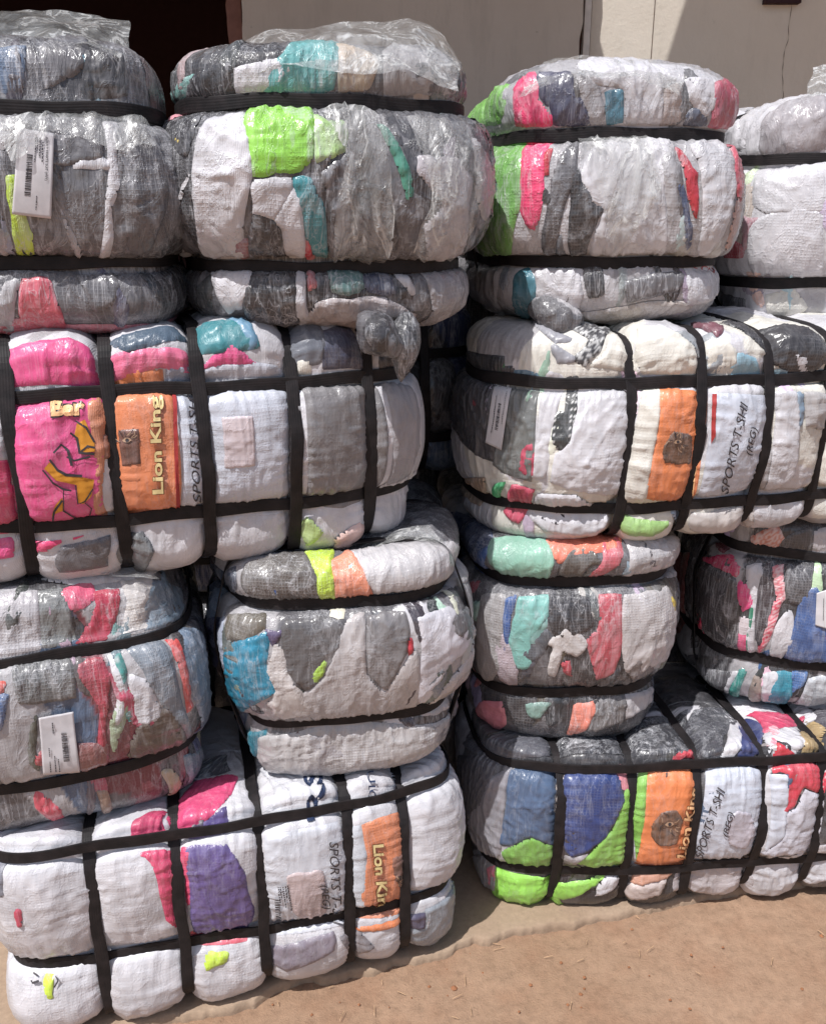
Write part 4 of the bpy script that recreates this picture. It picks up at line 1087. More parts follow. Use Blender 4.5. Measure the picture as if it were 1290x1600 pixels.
 G('DG', '725 1160, 800 1155, 865 1165, 862 1185, 800 1186, 740 1178', rgb=(86, 86, 94)), G('K', '1255 1110, 1290 1112, 1290 1150, 1272 1128', rgb=(80, 76, 84)),
 G('LG', '736 1332, 772 1342, 776 1392, 742 1372', rgb=(150, 146, 150)), G('PK', '764 1352, 774 1352, 776 1386, 766 1380', rgb=(216, 120, 140)),
 G('GR', '775 1352, 862 1363, 848 1400, 800 1416, 776 1402', rgb=(150, 218, 76)), G('GR', '864 1370, 918 1372, 946 1364, 932 1380, 900 1402, 866 1398', rgb=(150, 212, 80)),
 G('DG', '910 1384, 936 1376, 934 1382, 914 1392', rgb=(70, 80, 60)), G('W', '946 1366, 975 1362, 960 1385, 930 1400, 932 1382'),
 G('CO', '1000 1356, 1058 1352, 1040 1372, 985 1378', rgb=(206, 150, 124)), G('BG', '985 1378, 1040 1372, 1030 1395, 975 1392', rgb=(186, 170, 164)),
],
}

# loose slivers of cloth that show between the larger garments: (count, colours, weights)
SLIVERS = {
 'A1': (24, ('DG', 'K', 'G', 'LG', 'SB'), (5, 3, 4, 2, 1)), 'A2': (27, ('DG', 'K', 'G', 'LG', 'PT'), (5, 3, 4, 2, .5)),
 'E1': (24, ('LG', 'G', 'W', 'DG', 'BG'), (4, 3, 3, 1.5, 1)), 'E2': (15, ('LG', 'W', 'CR', 'PP'), (4, 4, 3, .6)),
 'C1': (33, ('DG', 'G', 'BK', 'LG', 'SB', 'RO', 'BG'), (5, 4, 2, 2, 1, .7, .7)), 'C2': (30, ('DG', 'G', 'LG', 'W', 'BK', 'SB'), (4, 3, 3, 2, 1, .7)),
 'G1': (30, ('DG', 'G', 'LG', 'BK', 'RO', 'AQ'), (4, 4, 3, 2, .8, .8)), 'G2': (24, ('K', 'DG', 'W', 'BL', 'NP'), (4, 3, 2, 1, .7)),
 'F': (12, ('W', 'CR', 'LG'), (2, 2, 2)), 'H': (21, ('DG', 'K', 'LG', 'W', 'SB'), (3, 3, 1, 1, 1)),
}

CELL = 1.0
def ratio(py):
    d = pixdir(645, py); return d.z / d.y
def solve(sp):
    f = sp['fit']; yf = f['yf']; b_ = f['dep'] / 2
    yaw = math.radians(sp.get('yaw', 0))
    ys = yf + .10
    X = lambda px, y: (px - 645) / FPX * (y / pixdir(645, (f['yt'] + f['yb']) / 2).y)
    xl = X(f['xl'], ys); xr = X(f['xr'], ys)
    Z = lambda py, y: CAM_H + ratio(py) * y
    zt = Z(f['yt'], yf + .09); zb = Z(f['yb'], yf + .07)
    z1 = Z(f['s1'], yf + .03); z2 = Z(f['s2'], yf + .03)
    prm = dict(cx=(xl + xr) / 2, a=(xr - xl) / 2 / math.cos(yaw), zt=zt, zb=zb, z1=z1, z2=z2)
    kw = {k: sp[k] for k in ('yaw', 'roll', 'g', 'gt', 'gb', 'seed', 'axis', 'p', 'round_') if k in sp}
    def make(p, rings=()):
        a = p['a']; cz = (p['zt'] + p['zb']) / 2
        # the front centre sits at depth yf under the middle of the face
        cx = p['cx']; cy = yf + b_ * math.cos(yaw) if sp['axis'] == 'y' else yf + b_ / math.cos(yaw) * 1.0 + abs(math.sin(yaw)) * 0
        if sp['axis'] == 'y': cx = cx - math.sin(yaw) * (b_ - .10)
        b = Bale(sp['key'], cx, cy + p.get('dy', 0), cz, a, b_, (p['zt'] - p['zb']) / 2, s1=p['z1'] - cz, s2=p['z2'] - cz, rings=rings, **kw)
        return b
    def measure(b):
        lim = 1.0 if sp['axis'] == 'y' else 1.9
        u = np.linspace(-lim, lim, 90); v = np.linspace(0, b.vmax, 70)
        U, V = np.meshgrid(u, v, indexing='ij')
        W = b.local(U, V) @ b.R.T + b.C
        x, y = project(W)
        m = slice(None)
        cen = np.abs(U) < .35
        u0 = np.zeros(1)
        def row(vv):
            w = b.local(u0, np.array([vv])) @ b.R.T + b.C
            return float(project(w)[1][0])
        return dict(xl=x.min(), xr=x.max(), yt=y[cen].min(), yb=y[cen].max(), s1=row(b.v1), s2=row(b.v2))
    for _ in range(9):
        b = make(prm); m = measure(b)
        k = yf / FPX
        el = (f['xl'] - m['xl']) * k; er = (f['xr'] - m['xr']) * k
        prm['cx'] += (el + er) / 2 * .9; prm['a'] += (er - el) / 2 * .9
        for q in ('zt', 'zb'):
            if q in f: prm[q] = f[q]
        for q, n in (('zt', 'yt'), ('zb', 'yb'), ('z1', 's1'), ('z2', 's2')):
            if q in f: continue
            prm[q] -= (f[n] - m[n]) * k * .9
    return make, prm, m

def setup(sp):
    make, prm, m = solve(sp)
    rings = sp.get('rings', ())
    b = make(prm)
    if isinstance(rings, str):
        b.prep(); rr = []
        for px in RINGPX[rings]:
            h = b.hit(px, RINGROW[rings])
            L = b.local(np.array([h[0]]), np.array([h[1]]))
            rr.append(float(L[0, 0]))
        # straps go on past the frame
        stp = (rr[-1] - rr[0]) / (len(rr) - 1)
        if rings in ('F', 'H'):
            while rr[-1] + stp < b.a - .05: rr.append(rr[-1] + stp)
        if rings == 'B':
            while rr[0] - stp > -b.a + .05: rr.insert(0, rr[0] - stp)
        rings = tuple(rr)
    b = make(prm, rings)
    b.prep()
    low = b.C[2] - b.c
    b.base = np.array([b.C[0], b.C[1], low])
    print('%s x=%.2f y=%.2f z=%.2f a=%.2f b=%.2f c=%.2f low=%.2f top=%.2f' % (b.name, *b.C, b.a, b.b, b.c, low, b.C[2] + b.c))
    return b

def build_bale(sp, b):
    k = sp['key']
    root = bpy.data.objects.new('clothing_bale', None); link(root)
    root.location = tuple(b.base)
    root.empty_display_size = .1
    tag(root, sp['label'], 'bale', 'bales of used clothes in the stacks')
    b.root = root
    build_skin(b, root, M[sp['mat']], sp['pal'], sp['w'], cell=.0058 * CELL)
    sheets = {}
    cnt, cols, wts = SLIVERS.get(k, (0, (), ()))
    rs = np.random.RandomState(b.seed * 13 + 2)
    for i in range(cnt):
        u0 = rs.uniform(-1.15, 1.15); v0 = rs.uniform(b.v1 - .09, b.v2 + .09)
        L = rs.uniform(.035, .085); Wd = rs.uniform(.010, .026); an = rs.normal(0, .35); bend = rs.normal(0, .012)
        m = 9; sh_ = []
        for q in range(m):
            t = q / m * 2 * PI; rr = rs.uniform(.72, 1.2)
            x_, y_ = Wd * math.cos(t) * rr, L * math.sin(t) * rr
            x_ += bend * (y_ / L) ** 2
            sh_.append((u0 + (x_ * math.cos(an) - y_ * math.sin(an)) / b.su, np.clip(v0 + x_ * math.sin(an) + y_ * math.cos(an), .01, b.vmax - .01)))
        c_ = cols[rs.choice(len(cols), p=np.array(wts) / sum(wts))]
        patch(b, root, 'garment', np.array(sh_), tuple(int(q * rs.uniform(.85, 1.12)) for q in PAL[c_][0]), M[sp['mat']], off=.0007 + .00004 * i,
              puff=.0008, seed=b.seed * 100 + 50 + i, cell=.005, label=PAL[c_][1] + ' cloth seen through the wrap')
    for i, g in enumerate(GARM.get(k, [])):
        uvp = b.uv_of(g['pts'], push=.03 if g['sharp'] else .07)
        if len(uvp) < 3: continue
        pr = g['name'] != 'garment'
        col = g['rgb'] or PAL[g['c']][0]
        words = PAL[g['c']][1]
        lb = g['label'] or (words + ' cloth seen through the wrap' if not pr else words + (' printed panel' if g['name'] == 'printed_panel' else ' printed sheet'))
        o = patch(b, root, g['name'], uvp, col, M[g['mat'] or sp['mat']], off=.0016 + .00010 * i,
                  puff=.0003 if pr else .0009, sharp=g['sharp'], seed=b.seed * 100 + i, wr=.35 if pr else 1.0,
                  cell=.0044 * CELL, label=lb, pattern=PATTERNS.get(g['pat']))
        if pr and o is not None: sheets.setdefault(g['name'], []).append(o)
    b.sheets = sheets
    for q, z in enumerate((b.s1, b.s2)):
        strap_ring(b, root, 'h', z, width=.0225, off=0.0045, seed=b.seed * 9 + q)
    for q, x in enumerate(b.rings):
        strap_ring(b, root, b.axis, x, width=.0225, off=0.0075, seed=b.seed * 9 + q + 3)
    BALES[k] = b
    return root

for sp in SPEC:
    build_bale(sp, setup(sp))

# bales of the row behind, seen only in the gap between the two stacks and beside it
def back_bale(x, y, z, a, b_, c, yaw, seed, label, pal, w, mat, rings, axis='x'):
    b = Bale('back', x, y, z, a, b_, c, yaw=yaw, s1=-c * .45, s2=c * .45, g=.03, gt=.03, gb=.03, seed=seed, rings=rings, axis=axis)
    b.prep(); b.base = np.array([x, y, z - c])
    root = bpy.data.objects.new('clothing_bale', None); link(root); root.location = tuple(b.base)
    tag(root, label, 'bale', 'bales of used clothes in the stacks')
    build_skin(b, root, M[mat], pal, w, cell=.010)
    for q, zz in enumerate((b.s1, b.s2)): strap_ring(b, root, 'h', zz, seed=seed + q)
    for q, xx in enumerate(rings): strap_ring(b, root, axis, xx, off=0.0080, seed=seed + q + 3)
BB = BALES
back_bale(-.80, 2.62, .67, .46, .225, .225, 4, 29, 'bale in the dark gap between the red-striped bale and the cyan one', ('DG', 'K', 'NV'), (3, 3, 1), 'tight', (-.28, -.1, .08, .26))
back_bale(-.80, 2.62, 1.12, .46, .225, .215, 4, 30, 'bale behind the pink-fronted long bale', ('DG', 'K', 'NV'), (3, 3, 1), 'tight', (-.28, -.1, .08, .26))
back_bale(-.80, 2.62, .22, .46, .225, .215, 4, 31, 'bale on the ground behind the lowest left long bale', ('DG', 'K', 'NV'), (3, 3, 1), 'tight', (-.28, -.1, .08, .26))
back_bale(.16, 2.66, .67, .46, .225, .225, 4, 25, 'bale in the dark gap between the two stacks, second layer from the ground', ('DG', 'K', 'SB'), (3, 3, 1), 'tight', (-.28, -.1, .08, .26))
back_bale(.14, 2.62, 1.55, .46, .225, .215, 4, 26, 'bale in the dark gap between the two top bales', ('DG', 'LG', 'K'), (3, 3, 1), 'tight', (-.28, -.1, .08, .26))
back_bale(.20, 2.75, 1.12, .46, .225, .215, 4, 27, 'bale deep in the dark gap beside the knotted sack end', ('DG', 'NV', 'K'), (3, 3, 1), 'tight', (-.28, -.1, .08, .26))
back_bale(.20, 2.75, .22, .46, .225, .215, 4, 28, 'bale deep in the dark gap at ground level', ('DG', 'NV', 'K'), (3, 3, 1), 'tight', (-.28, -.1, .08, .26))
back_bale(BB['B'].x + .16, BB['B'].y + .50, BB['B'].z, .43, .225, BB['B'].c * .97, 12, 21,
          'shadowed bale in the dark gap between the two middle long bales', ('SB', 'K', 'G', 'NV'), (3, 3, 2, 2), 'tight', (-.28, -.1, .08, .26))
back_bale(BB['D'].x + .14, BB['D'].y + .50, BB['D'].z, .42, .225, BB['D'].c * .97, 12, 22,
          'shadowed bale behind the lowest long bale at the left', ('DG', 'G', 'K'), (3, 2, 3), 'tight', (-.28, -.1, .08, .26))
back_bale(BB['F'].x + .02, BB['F'].y + .52, BB['F'].z, .46, .225, BB['F'].c * .97, 8, 23,
          'bale behind the middle long bale of the right stack', ('W', 'LG', 'K'), (3, 2, 1), 'tight', (-.28, -.1, .08, .26))
back_bale(BB['H'].x + .02, BB['H'].y + .50, BB['H'].z, .46, .225, BB['H'].c * .97, 6, 24,
          'bale behind the lowest long bale of the right stack', ('DG', 'G', 'W'), (3, 2, 2), 'tight', (-.28, -.1, .08, .26))

# ------------------------------------------------------------------ prints, labels, lettering
def barcode_label(b, corners, rows, code, label, bend=.0):
    """paper label; corners tl, tr, br, bl in photo points; rows = printed lines, code = barcode box, both in label space"""
    ns, nt_ = 16, 26
    pts = [quadp(corners, i / ns, j / nt_) for i in range(ns + 1) for j in range(nt_ + 1)]
    W = px_to_world(b, pts, .0092, wr=.25)
    # stiff paper: even out the folds
    n = nt_ + 1
    F = [(i * n + j, i * n + j + 1, (i + 1) * n + j + 1, (i + 1) * n + j) for i in range(ns) for j in range(nt_)]
    sh = mesh_obj('paper_label', W - b.base, F, M['paper'], b.root)
    sh['label'] = label
    md = sh.modifiers.new('thickness', 'SOLIDIFY'); md.thickness = .0004; md.offset = -1
    def rect(s0, s1, t0, t1): return [quadp(corners, s0, t0), quadp(corners, s1, t0), quadp(corners, s1, t1), quadp(corners, s0, t1)]
    rs = np.random.RandomState(b.seed)
    s0, s1, t0, t1 = code
    bars = []; t = t0
    while t < t1:
        w = rs.choice([.006, .010, .016]) * (1 if t1 - t0 > .3 else .8)
        bars.append(rect(s0, s1, t, t + w)); t += w + rs.choice([.005, .008, .013])
    if bars: print_shape(b, sh, 'barcode', bars, M['ink'], off=0.0102)
    ln = []
    for (s_, w, ta, tb) in rows:
        t = ta
        while t < tb:
            dl = rs.uniform(.012, .035)
            ln.append(rect(s_ - w / 2, s_ + w / 2, t, min(t + dl, tb))); t += dl + .008
    if ln: print_shape(b, sh, 'printed_line', ln, M['ink'], off=0.0104)
    return sh
M['paper'] = flat_mat('label_paper', (206, 203, 206), rough=.7, coat=.35)

A1, A2, B_, C1, D_, F_, G2_, H_, E1 = (BALES[k] for k in ('A1', 'A2', 'B', 'C1', 'D', 'F', 'G2', 'H', 'E1'))
cor = P('30 205, 85 213, 80 340, 20 333')
lab = barcode_label(A1, cor, [(.70, .035, .12, .35), (.62, .04, .08, .30), (.55, .025, .08, .25), (.50, .03, .05, .36), (.33, .02, .38, .56), (.60, .025, .75, .92)],
              (.28, .44, .28, .76), 'white barcode label, flat, on the grey film')
lettering(A1, lab, 'ADULT FRAKTE SUIT (HVY)', quadp(cor, .78, .06), quadp(cor, .80, .56), 3.6, M['ink'], bold=.02, off=0.0106)
cor = P('60 1118, 115 1108, 124 1200, 68 1205')
barcode_label(C1, cor, [(.38, .04, .12, .32), (.22, .03, .55, .70), (.22, .03, .78, .95), (.36, .03, .70, .96), (.46, .03, .75, .96)], (.60, .76, .32, .80),
              'crumpled white barcode label')
cor = P('775 600, 800 606, 786 702, 762 690')
barcode_label(F_, cor, [(.3, .05, .2, .8), (.8, .03, .1, .6)], (.45, .62, .30, .72), 'barcode label in the shade at the bale end')
cor = P('1274 925, 1296 918, 1296 982, 1272 975')
barcode_label(G2_, cor, [(.5, .05, .2, .8)], (.7, .9, .3, .7), 'corner of a white paper label')

# bale B: Lion King panel and SPORTS T-SHI sheet, pink shirt print
pan = B_.sheets['printed_panel'][-1]; sh = B_.sheets['printed_sheet'][0]
lettering(B_, pan, 'Lion King', (255, 768), (249, 622), 17, M['brownink'], bold=.055, off=0.0078)
lettering(B_, pan, 'Lion King', (254, 767), (248, 623), 16, M['cream'], bold=.028, off=0.0086)
lettering(B_, sh, 'SPORTS T-SHI', (312, 781), (303, 616), 13, M['ink'], bold=.004, shear=.3, off=0.0078)
M['brownlight'] = flat_mat('pale_brown_print', (176, 146, 122), coat=.3)
def photo_patch(b, parent, pts, rgb, pat='fur', label='brown lion photo printed on the panel', eye=None):
    uvp = b.uv_of(P(pts), push=.02)
    o = patch(b, b.root, 'printed_picture', uvp, rgb, M['sack'], off=0.0060, puff=.0002, sharp=len(uvp) < 5, seed=b.seed * 31, wr=.3,
              cell=.0030, label=label, pattern=PATTERNS[pat])
    if o is not None: o.parent = parent
    if eye:
        x, y, r = eye
        def el(cx, cy, rx, ry, n=14): return [(cx + rx * math.cos(q * 2 * PI / n), cy + ry * math.sin(q * 2 * PI / n)) for q in range(n)]
        rr = np.random.RandomState(int(x))
        def furl(n, col, w, a0, a1, nm):
            ss = []
            for _ in range(n):
                an = rr.uniform(a0, a1); d0 = rr.uniform(1.0, 1.6) * r; d1 = d0 + rr.uniform(.6, 1.8) * r; bn = an + rr.uniform(-.5, .5)
                ss.append(stroke([(x + d0 * math.cos(an), y + d0 * math.sin(an)), (x + .5 * (d0 + d1) * math.cos((an + bn) / 2 + .1), y + .5 * (d0 + d1) * math.sin((an + bn) / 2 + .1)), (x + d1 * math.cos(bn), y + d1 * math.sin(bn))], w))
            for q in ss: print_shape(b, parent, nm, [q], col, off=0.0086)
        furl(5, M['brownlight'], 1.6, 0, 6.2, 'printed_fur')
        furl(5, M['ink'], 1.5, 0, 6.2, 'printed_fur')
        print_shape(b, parent, 'printed_eye', [[(x - r, y + r * .1), (x - r * .3, y - r * .55), (x + r * .6, y - r * .5), (x + r * 1.05, y), (x + r * .3, y + r * .5), (x - r * .5, y + r * .45)]], M['brownlight'], off=0.0088)
        print_shape(b, parent, 'printed_pupil', [el(x + r * .1, y, r * .38, r * .4)], M['ink'], off=0.0094)
    return o
photo_patch(B_, pan, '184 670, 219 668, 222 726, 190 729', (112, 74, 62), eye=(200, 686, 7))
photo_patch(B_, sh, '345 650, 395 648, 399 727, 350 731', (206, 192, 196), 'ghost', 'faint lion photo showing through the sheet')
photo_patch(B_, B_.root, '158 680, 170 676, 172 715, 160 718', (150, 96, 74))
print_shape(B_, sh, 'printed_stripe', [[(268, 616), (274, 616), (281, 806), (275, 806)]], M['redink'], off=0.0076)
lettering(B_, B_.root, 'Bar', (80, 652), (134, 648), 22, M['ink'], bold=.10, off=0.0070, label='lettering on the pink shirt')
lettering(B_, B_.root, 'Bar', (81, 651), (133, 648), 20, M['peachink'], bold=.06, off=0.0078, label='lettering on the pink shirt')
M['mustard'] = flat_mat('mustard_print', (206, 140, 48), coat=.3)
sw = [P('120 662, 132 656, 146 690, 146 704, 126 706, 116 680'), P('70 730, 78 720, 96 738, 122 742, 146 748, 142 772, 130 784, 122 782, 120 756, 88 748'),
      P('82 800, 88 784, 98 774, 100 792, 86 798')]
print_shape(B_, B_.root, 'printed_shape', sw, M['mustard'], off=0.0068, label='mustard abstract shape printed on the pink shirt')
sl = [stroke(P('118 658, 134 668, 146 690'), 4), stroke(P('110 676, 120 684, 124 706, 146 708'), 5), stroke(P('68 732, 84 752, 100 762, 112 764'), 3.5),
      stroke(P('78 716, 90 732, 104 740, 128 742'), 5), stroke(P('84 706, 96 694, 106 702, 112 726'), 5), stroke(P('100 762, 100 792, 128 812'), 2.5),
      stroke(P('118 756, 122 784, 132 780, 144 762'), 2.5), stroke(P('82 812, 86 794, 98 778'), 4), stroke(P('132 782, 142 790, 138 806'), 2.2),
      stroke(P('50 806, 60 816'), 2.2), stroke(P('126 704, 136 696, 146 698'), 4), stroke(P('104 712, 116 718, 140 712'), 4)]
print_shape(B_, B_.root, 'printed_line', sl, M['ink'], off=0.0074, label='dark curved lines printed on the pink shirt')

# bale F
pan = F_.sheets['printed_panel'][-1]; sh = F_.sheets['printed_sheet'][-1]
photo_patch(F_, pan, '1036 690, 1050 672, 1078 676, 1079 698, 1074 725, 1034 724, 1032 706', (104, 72, 52), eye=(1054, 688, 6))
lettering(F_, pan, 'Lion King', (1082, 770), (1101, 622), 9, M['peachink'], bold=.03, off=0.0076)
lettering(F_, sh, 'SPORTS T-SHI', (1134, 769), (1164, 630), 14, M['ink'], bold=.004, shear=.3, off=0.0078)
lettering(F_, sh, '(REG)', (1168, 710), (1177, 667), 10, M['ink'], bold=.01, shear=.3, off=0.0078)
print_shape(F_, sh, 'printed_stripe', [[(1111, 617), (1117, 617), (1115, 680), (1109, 692)]], M['redink'], off=0.0076)
print_shape(F_, F_.root, 'printed_line', [stroke(P('858 788, 872 796, 880 806, 898 806'), 5), stroke(P('846 808, 870 816, 896 812'), 5), stroke(P('868 800, 890 796'), 3)],
            M['ink'], off=0.0068, label='dark scribbled print on the white cloth')
# bale D
pan = D_.sheets['printed_panel'][0]; sh = D_.sheets['printed_sheet'][0]
lettering(D_, sh, 'SPORTS T-SHI', (511, 1312), (519, 1446), 14, M['ink'], bold=.004, shear=.25, off=0.0082)
lettering(D_, sh, '(REG)', (500, 1380), (504, 1416), 11, M['ink'], bold=.01, shear=.2, off=0.0082)
photo_patch(D_, sh, '447 1366, 478 1358, 506 1360, 510 1422, 482 1436, 456 1422', (190, 172, 172), 'ghost', 'faint lion photo showing through the sheet')
lettering(D_, pan, 'Lion King', (580, 1316), (589, 1424), 17, M['brownink'], bold=.055, off=0.0082)
lettering(D_, pan, 'Lion King', (581, 1317), (590, 1423), 16, M['cream'], bold=.028, off=0.0090)
photo_patch(D_, pan, '610 1342, 622 1334, 634 1334, 636 1388, 624 1392, 614 1376', (116, 78, 64), eye=(624, 1374, 4))
lettering(D_, D_.root, "'RS", (508, 1282), (500, 1204), 28, M['navyink'], bold=.03, off=0.0068, label='large navy letters on the white sack')
lettering(D_, D_.root, 'PAULO', (570, 1190), (576, 1250), 11, M['navyink'], bold=.0, off=0.0082, label='small navy letters on the white sack')
bars = []; rs = np.random.RandomState(4); y = 1399
while y < 1438:
    h = rs.choice([.8, 1.4, 2.0]); bars.append([(430 + (y - 1399) * .1, y), (438 + (y - 1399) * .1, y), (438 + (y - 1399) * .1, y + h), (430 + (y - 1399) * .1, y + h)]); y += h + rs.choice([.8, 1.3, 1.8])
print_shape(D_, sh, 'barcode', bars, M['ink'], off=0.0082)
ln = []
for x0, ya, yb in ((449, 1378, 1414), (446, 1379, 1396), (442, 1380, 1410), (438, 1380, 1396), (435, 1381, 1404)):
    y = ya
    while y < yb:
        d = rs.uniform(1.5, 4); sx = x0 + (y - ya) * .16
        ln.append([(sx, y), (sx + 2, y), (sx + 2, y + d), (sx, y + d)]); y += d + 1
print_shape(D_, sh, 'printed_line', ln, M['ink'], off=0.0082)
print_shape(D_, D_.root, 'printed_line', [stroke(P('54 1520, 62 1524'), 2.5), stroke(P('52 1530, 54 1534, 64 1530'), 4), stroke(P('88 1524, 92 1530, 86 1540'), 3)], M['ink'], off=0.0068,
            label='small dark marks on the white sack')
# bale H
pan = H_.sheets['printed_panel'][0]; sh = H_.sheets['printed_sheet'][0]
photo_patch(H_, pan, '1016 1288, 1030 1268, 1056 1264, 1066 1280, 1056 1316, 1030 1320, 1016 1305', (112, 76, 52), eye=(1043, 1284, 7))
lettering(H_, pan, 'Lion King', (1066, 1338), (1088, 1231), 14, M['brownink'], bold=.05, off=0.0082)
lettering(H_, pan, 'Lion King', (1066, 1337), (1087, 1232), 13, M['peachink'], bold=.022, off=0.0090)
lettering(H_, sh, 'SPORTS T-SHI', (1096, 1338), (1130, 1231), 13, M['ink'], bold=.004, shear=.3, off=0.0082)
lettering(H_, sh, '(REG)', (1134, 1304), (1144, 1268), 9, M['ink'], bold=.01, shear=.3, off=0.0082)
photo_patch(H_, sh, '1136 1278, 1150 1266, 1172 1270, 1176 1296, 1162 1322, 1136 1318', (186, 180, 190), 'ghost', 'faint lion photo showing through the sheet')
# bale E1 red monogram
lettering(E1, E1.root, 'E CNC', (1082, 418), (1122, 432), 9, M['redink'], bold=.0, off=0.0082, label='small red letters on the white cloth')

# ------------------------------------------------------------------ loose plastic
def film(b, name, outline_uv_fn, ns, nt_, label):
    V, F = [], []
    for i in range(ns + 1):
        for j in range(nt_ + 1):
            V.append(outline_uv_fn(i / ns, j / nt_))
    n = nt_ + 1
    F = [(i * n + j, i * n + j + 1, (i + 1) * n + j + 1, (i + 1) * n + j) for i in range(ns) for j in range(nt_)]
    o = mesh_obj(name, np.array(V) - b.base, F, M['film'], b.root)
    if label: o['label'] = label
    return o

def crumple(p, amp, seed):
    q = np.array([[p[0], p[1], p[2]]])
    return np.array(p) + amp * np.array([fbm(q, 16, seed)[0], fbm(q, 16, seed + 5)[0], fbm(q, 16, seed + 9)[0]])

def film_sheet(b, rows, depth, label, seed, ns=46, nt_=20, amp=.006):
    """sheet through photo curves: rows = list of photo polylines (front to back); depth = y for each row"""
    rows = [np.array(r, float) for r in rows]
    def samp(r, t):
        d = np.concatenate([[0], np.cumsum(np.linalg.norm(np.diff(r, axis=0), axis=1))]); d /= d[-1]
        return np.array([np.interp(t, d, r[:, 0]), np.interp(t, d, r[:, 1])])
    m = len(rows) - 1
    def f(s, t):
        k = min(int(t * m), m - 1); q = t * m - k
        p = samp(rows[k], s) * (1 - q) + samp(rows[k + 1], s) * q
        y = depth[k] * (1 - q) + depth[k + 1] * q
        return crumple(tuple(at_y(p[0], p[1], y)), amp, seed)
    return film(b, 'loose_film', f, ns, nt_, label)

film_sheet(A1, [P('-60 78, 60 66, 140 74, 195 92'), P('-60 40, 60 34, 150 48, 203 70'), P('-60 16, 40 14, 130 24, 206 32')], [1.50, 1.57, 1.66],
           'milky sheet of clear plastic standing up on top', 3)
film_sheet(A2, [P('368 118, 430 100, 540 108, 640 112, 716 140'), P('360 92, 440 66, 550 52, 650 62, 716 110'), P('356 70, 430 46, 540 32, 640 32, 690 50, 718 90')], [1.515, 1.60, 1.72],
           'crumpled clear plastic over the top', 7)
film_sheet(E1, [P('810 150, 900 120, 1000 118, 1064 150'), P('825 115, 900 96, 1000 96, 1075 112'), P('850 98, 910 86, 1010 92, 1078 108')], [1.745, 1.83, 1.93],
           'clear plastic over the top', 9)
film_sheet(BALES['E2'], [P('1256 150, 1275 152, 1300 152'), P('1262 130, 1278 128, 1300 128'), P('1270 104, 1284 102, 1310 102')], [1.99, 2.02, 2.05],
           'corner of clear plastic sticking up', 11, ns=16)
film_sheet(BALES['C2'], [P('560 880, 600 850, 640 842, 700 850'), P('580 852, 610 838, 640 832, 690 840'), P('590 838, 620 830, 650 824, 668 822')], [1.57, 1.60, 1.62],
           'folded flap of clear plastic at the top edge', 13, ns=24)
film_sheet(C1, [P('-30 930, 60 905, 150 895, 250 905'), P('-30 905, 60 890, 150 880, 240 888'), P('-30 898, 60 886, 150 876, 230 882')], [1.44, 1.50, 1.58],
           'crumpled clear plastic over the top', 15)
# clear wrap hanging over the middle of the lime green bale
def over(b, pts, label, seed, off=.017):
    uvp = b.uv_of(P(pts), push=.03)
    sc = np.array([b.su, 1.0]); poly = smooth_poly(uvp * sc, jit=.002, rs=np.random.RandomState(seed))
    cell = .006; lo, hi = poly.min(0), poly.max(0)
    nx = max(3, int((hi[0] - lo[0]) / cell)); ny = max(3, int((hi[1] - lo[1]) / cell))
    X, Y = np.meshgrid(np.linspace(lo[0], hi[0], nx), np.linspace(lo[1], hi[1], ny), indexing='ij')
    Q = np.stack([X.ravel(), Y.ravel()], -1); sd, near = poly_sd(Q, poly)
    sn = np.abs(sd) < cell * .6; Q2 = Q.copy(); Q2[sn] = near[sn]; keep = (sd < 0) | sn
    idx = np.arange(nx * ny).reshape(nx, ny)
    F = np.stack([idx[:-1, :-1], idx[1:, :-1], idx[1:, 1:], idx[:-1, 1:]], -1).reshape(-1, 4); F = F[keep[F].all(1)]
    used = np.unique(F); rm = -np.ones(nx * ny, int); rm[used] = np.arange(len(used)); F = rm[F]; Q = Q2[used]
    own = np.stack([Q[:, 0], Q[:, 1] * .3, np.full(len(Q), seed * .3)], -1)
    o_ = off + .008 * ridge(vn(own, 40, 40, 1, seed=seed)) - .005
    W = b.S(Q[:, 0] / b.su, Q[:, 1], off=o_, wr=.6)
    o = mesh_obj('loose_film', W - b.base, F, M['film'], b.root); o['label'] = label
over(A2, '500 180, 560 176, 600 200, 612 300, 600 400, 520 400, 520 320, 540 250', 'hazy pleated clear plastic down the front', 21)
over(A2, '630 190, 720 200, 750 300, 690 396, 640 390, 670 300', 'clear plastic stretched over the right side', 23)
over(A1, '0 195, 60 190, 190 190, 240 230, 180 240, 90 205, 20 260', 'shiny clear plastic below the upper strap', 25)
over(E1, '900 225, 1000 218, 1030 300, 960 390, 930 300', 'clear plastic over the white cloth', 27)

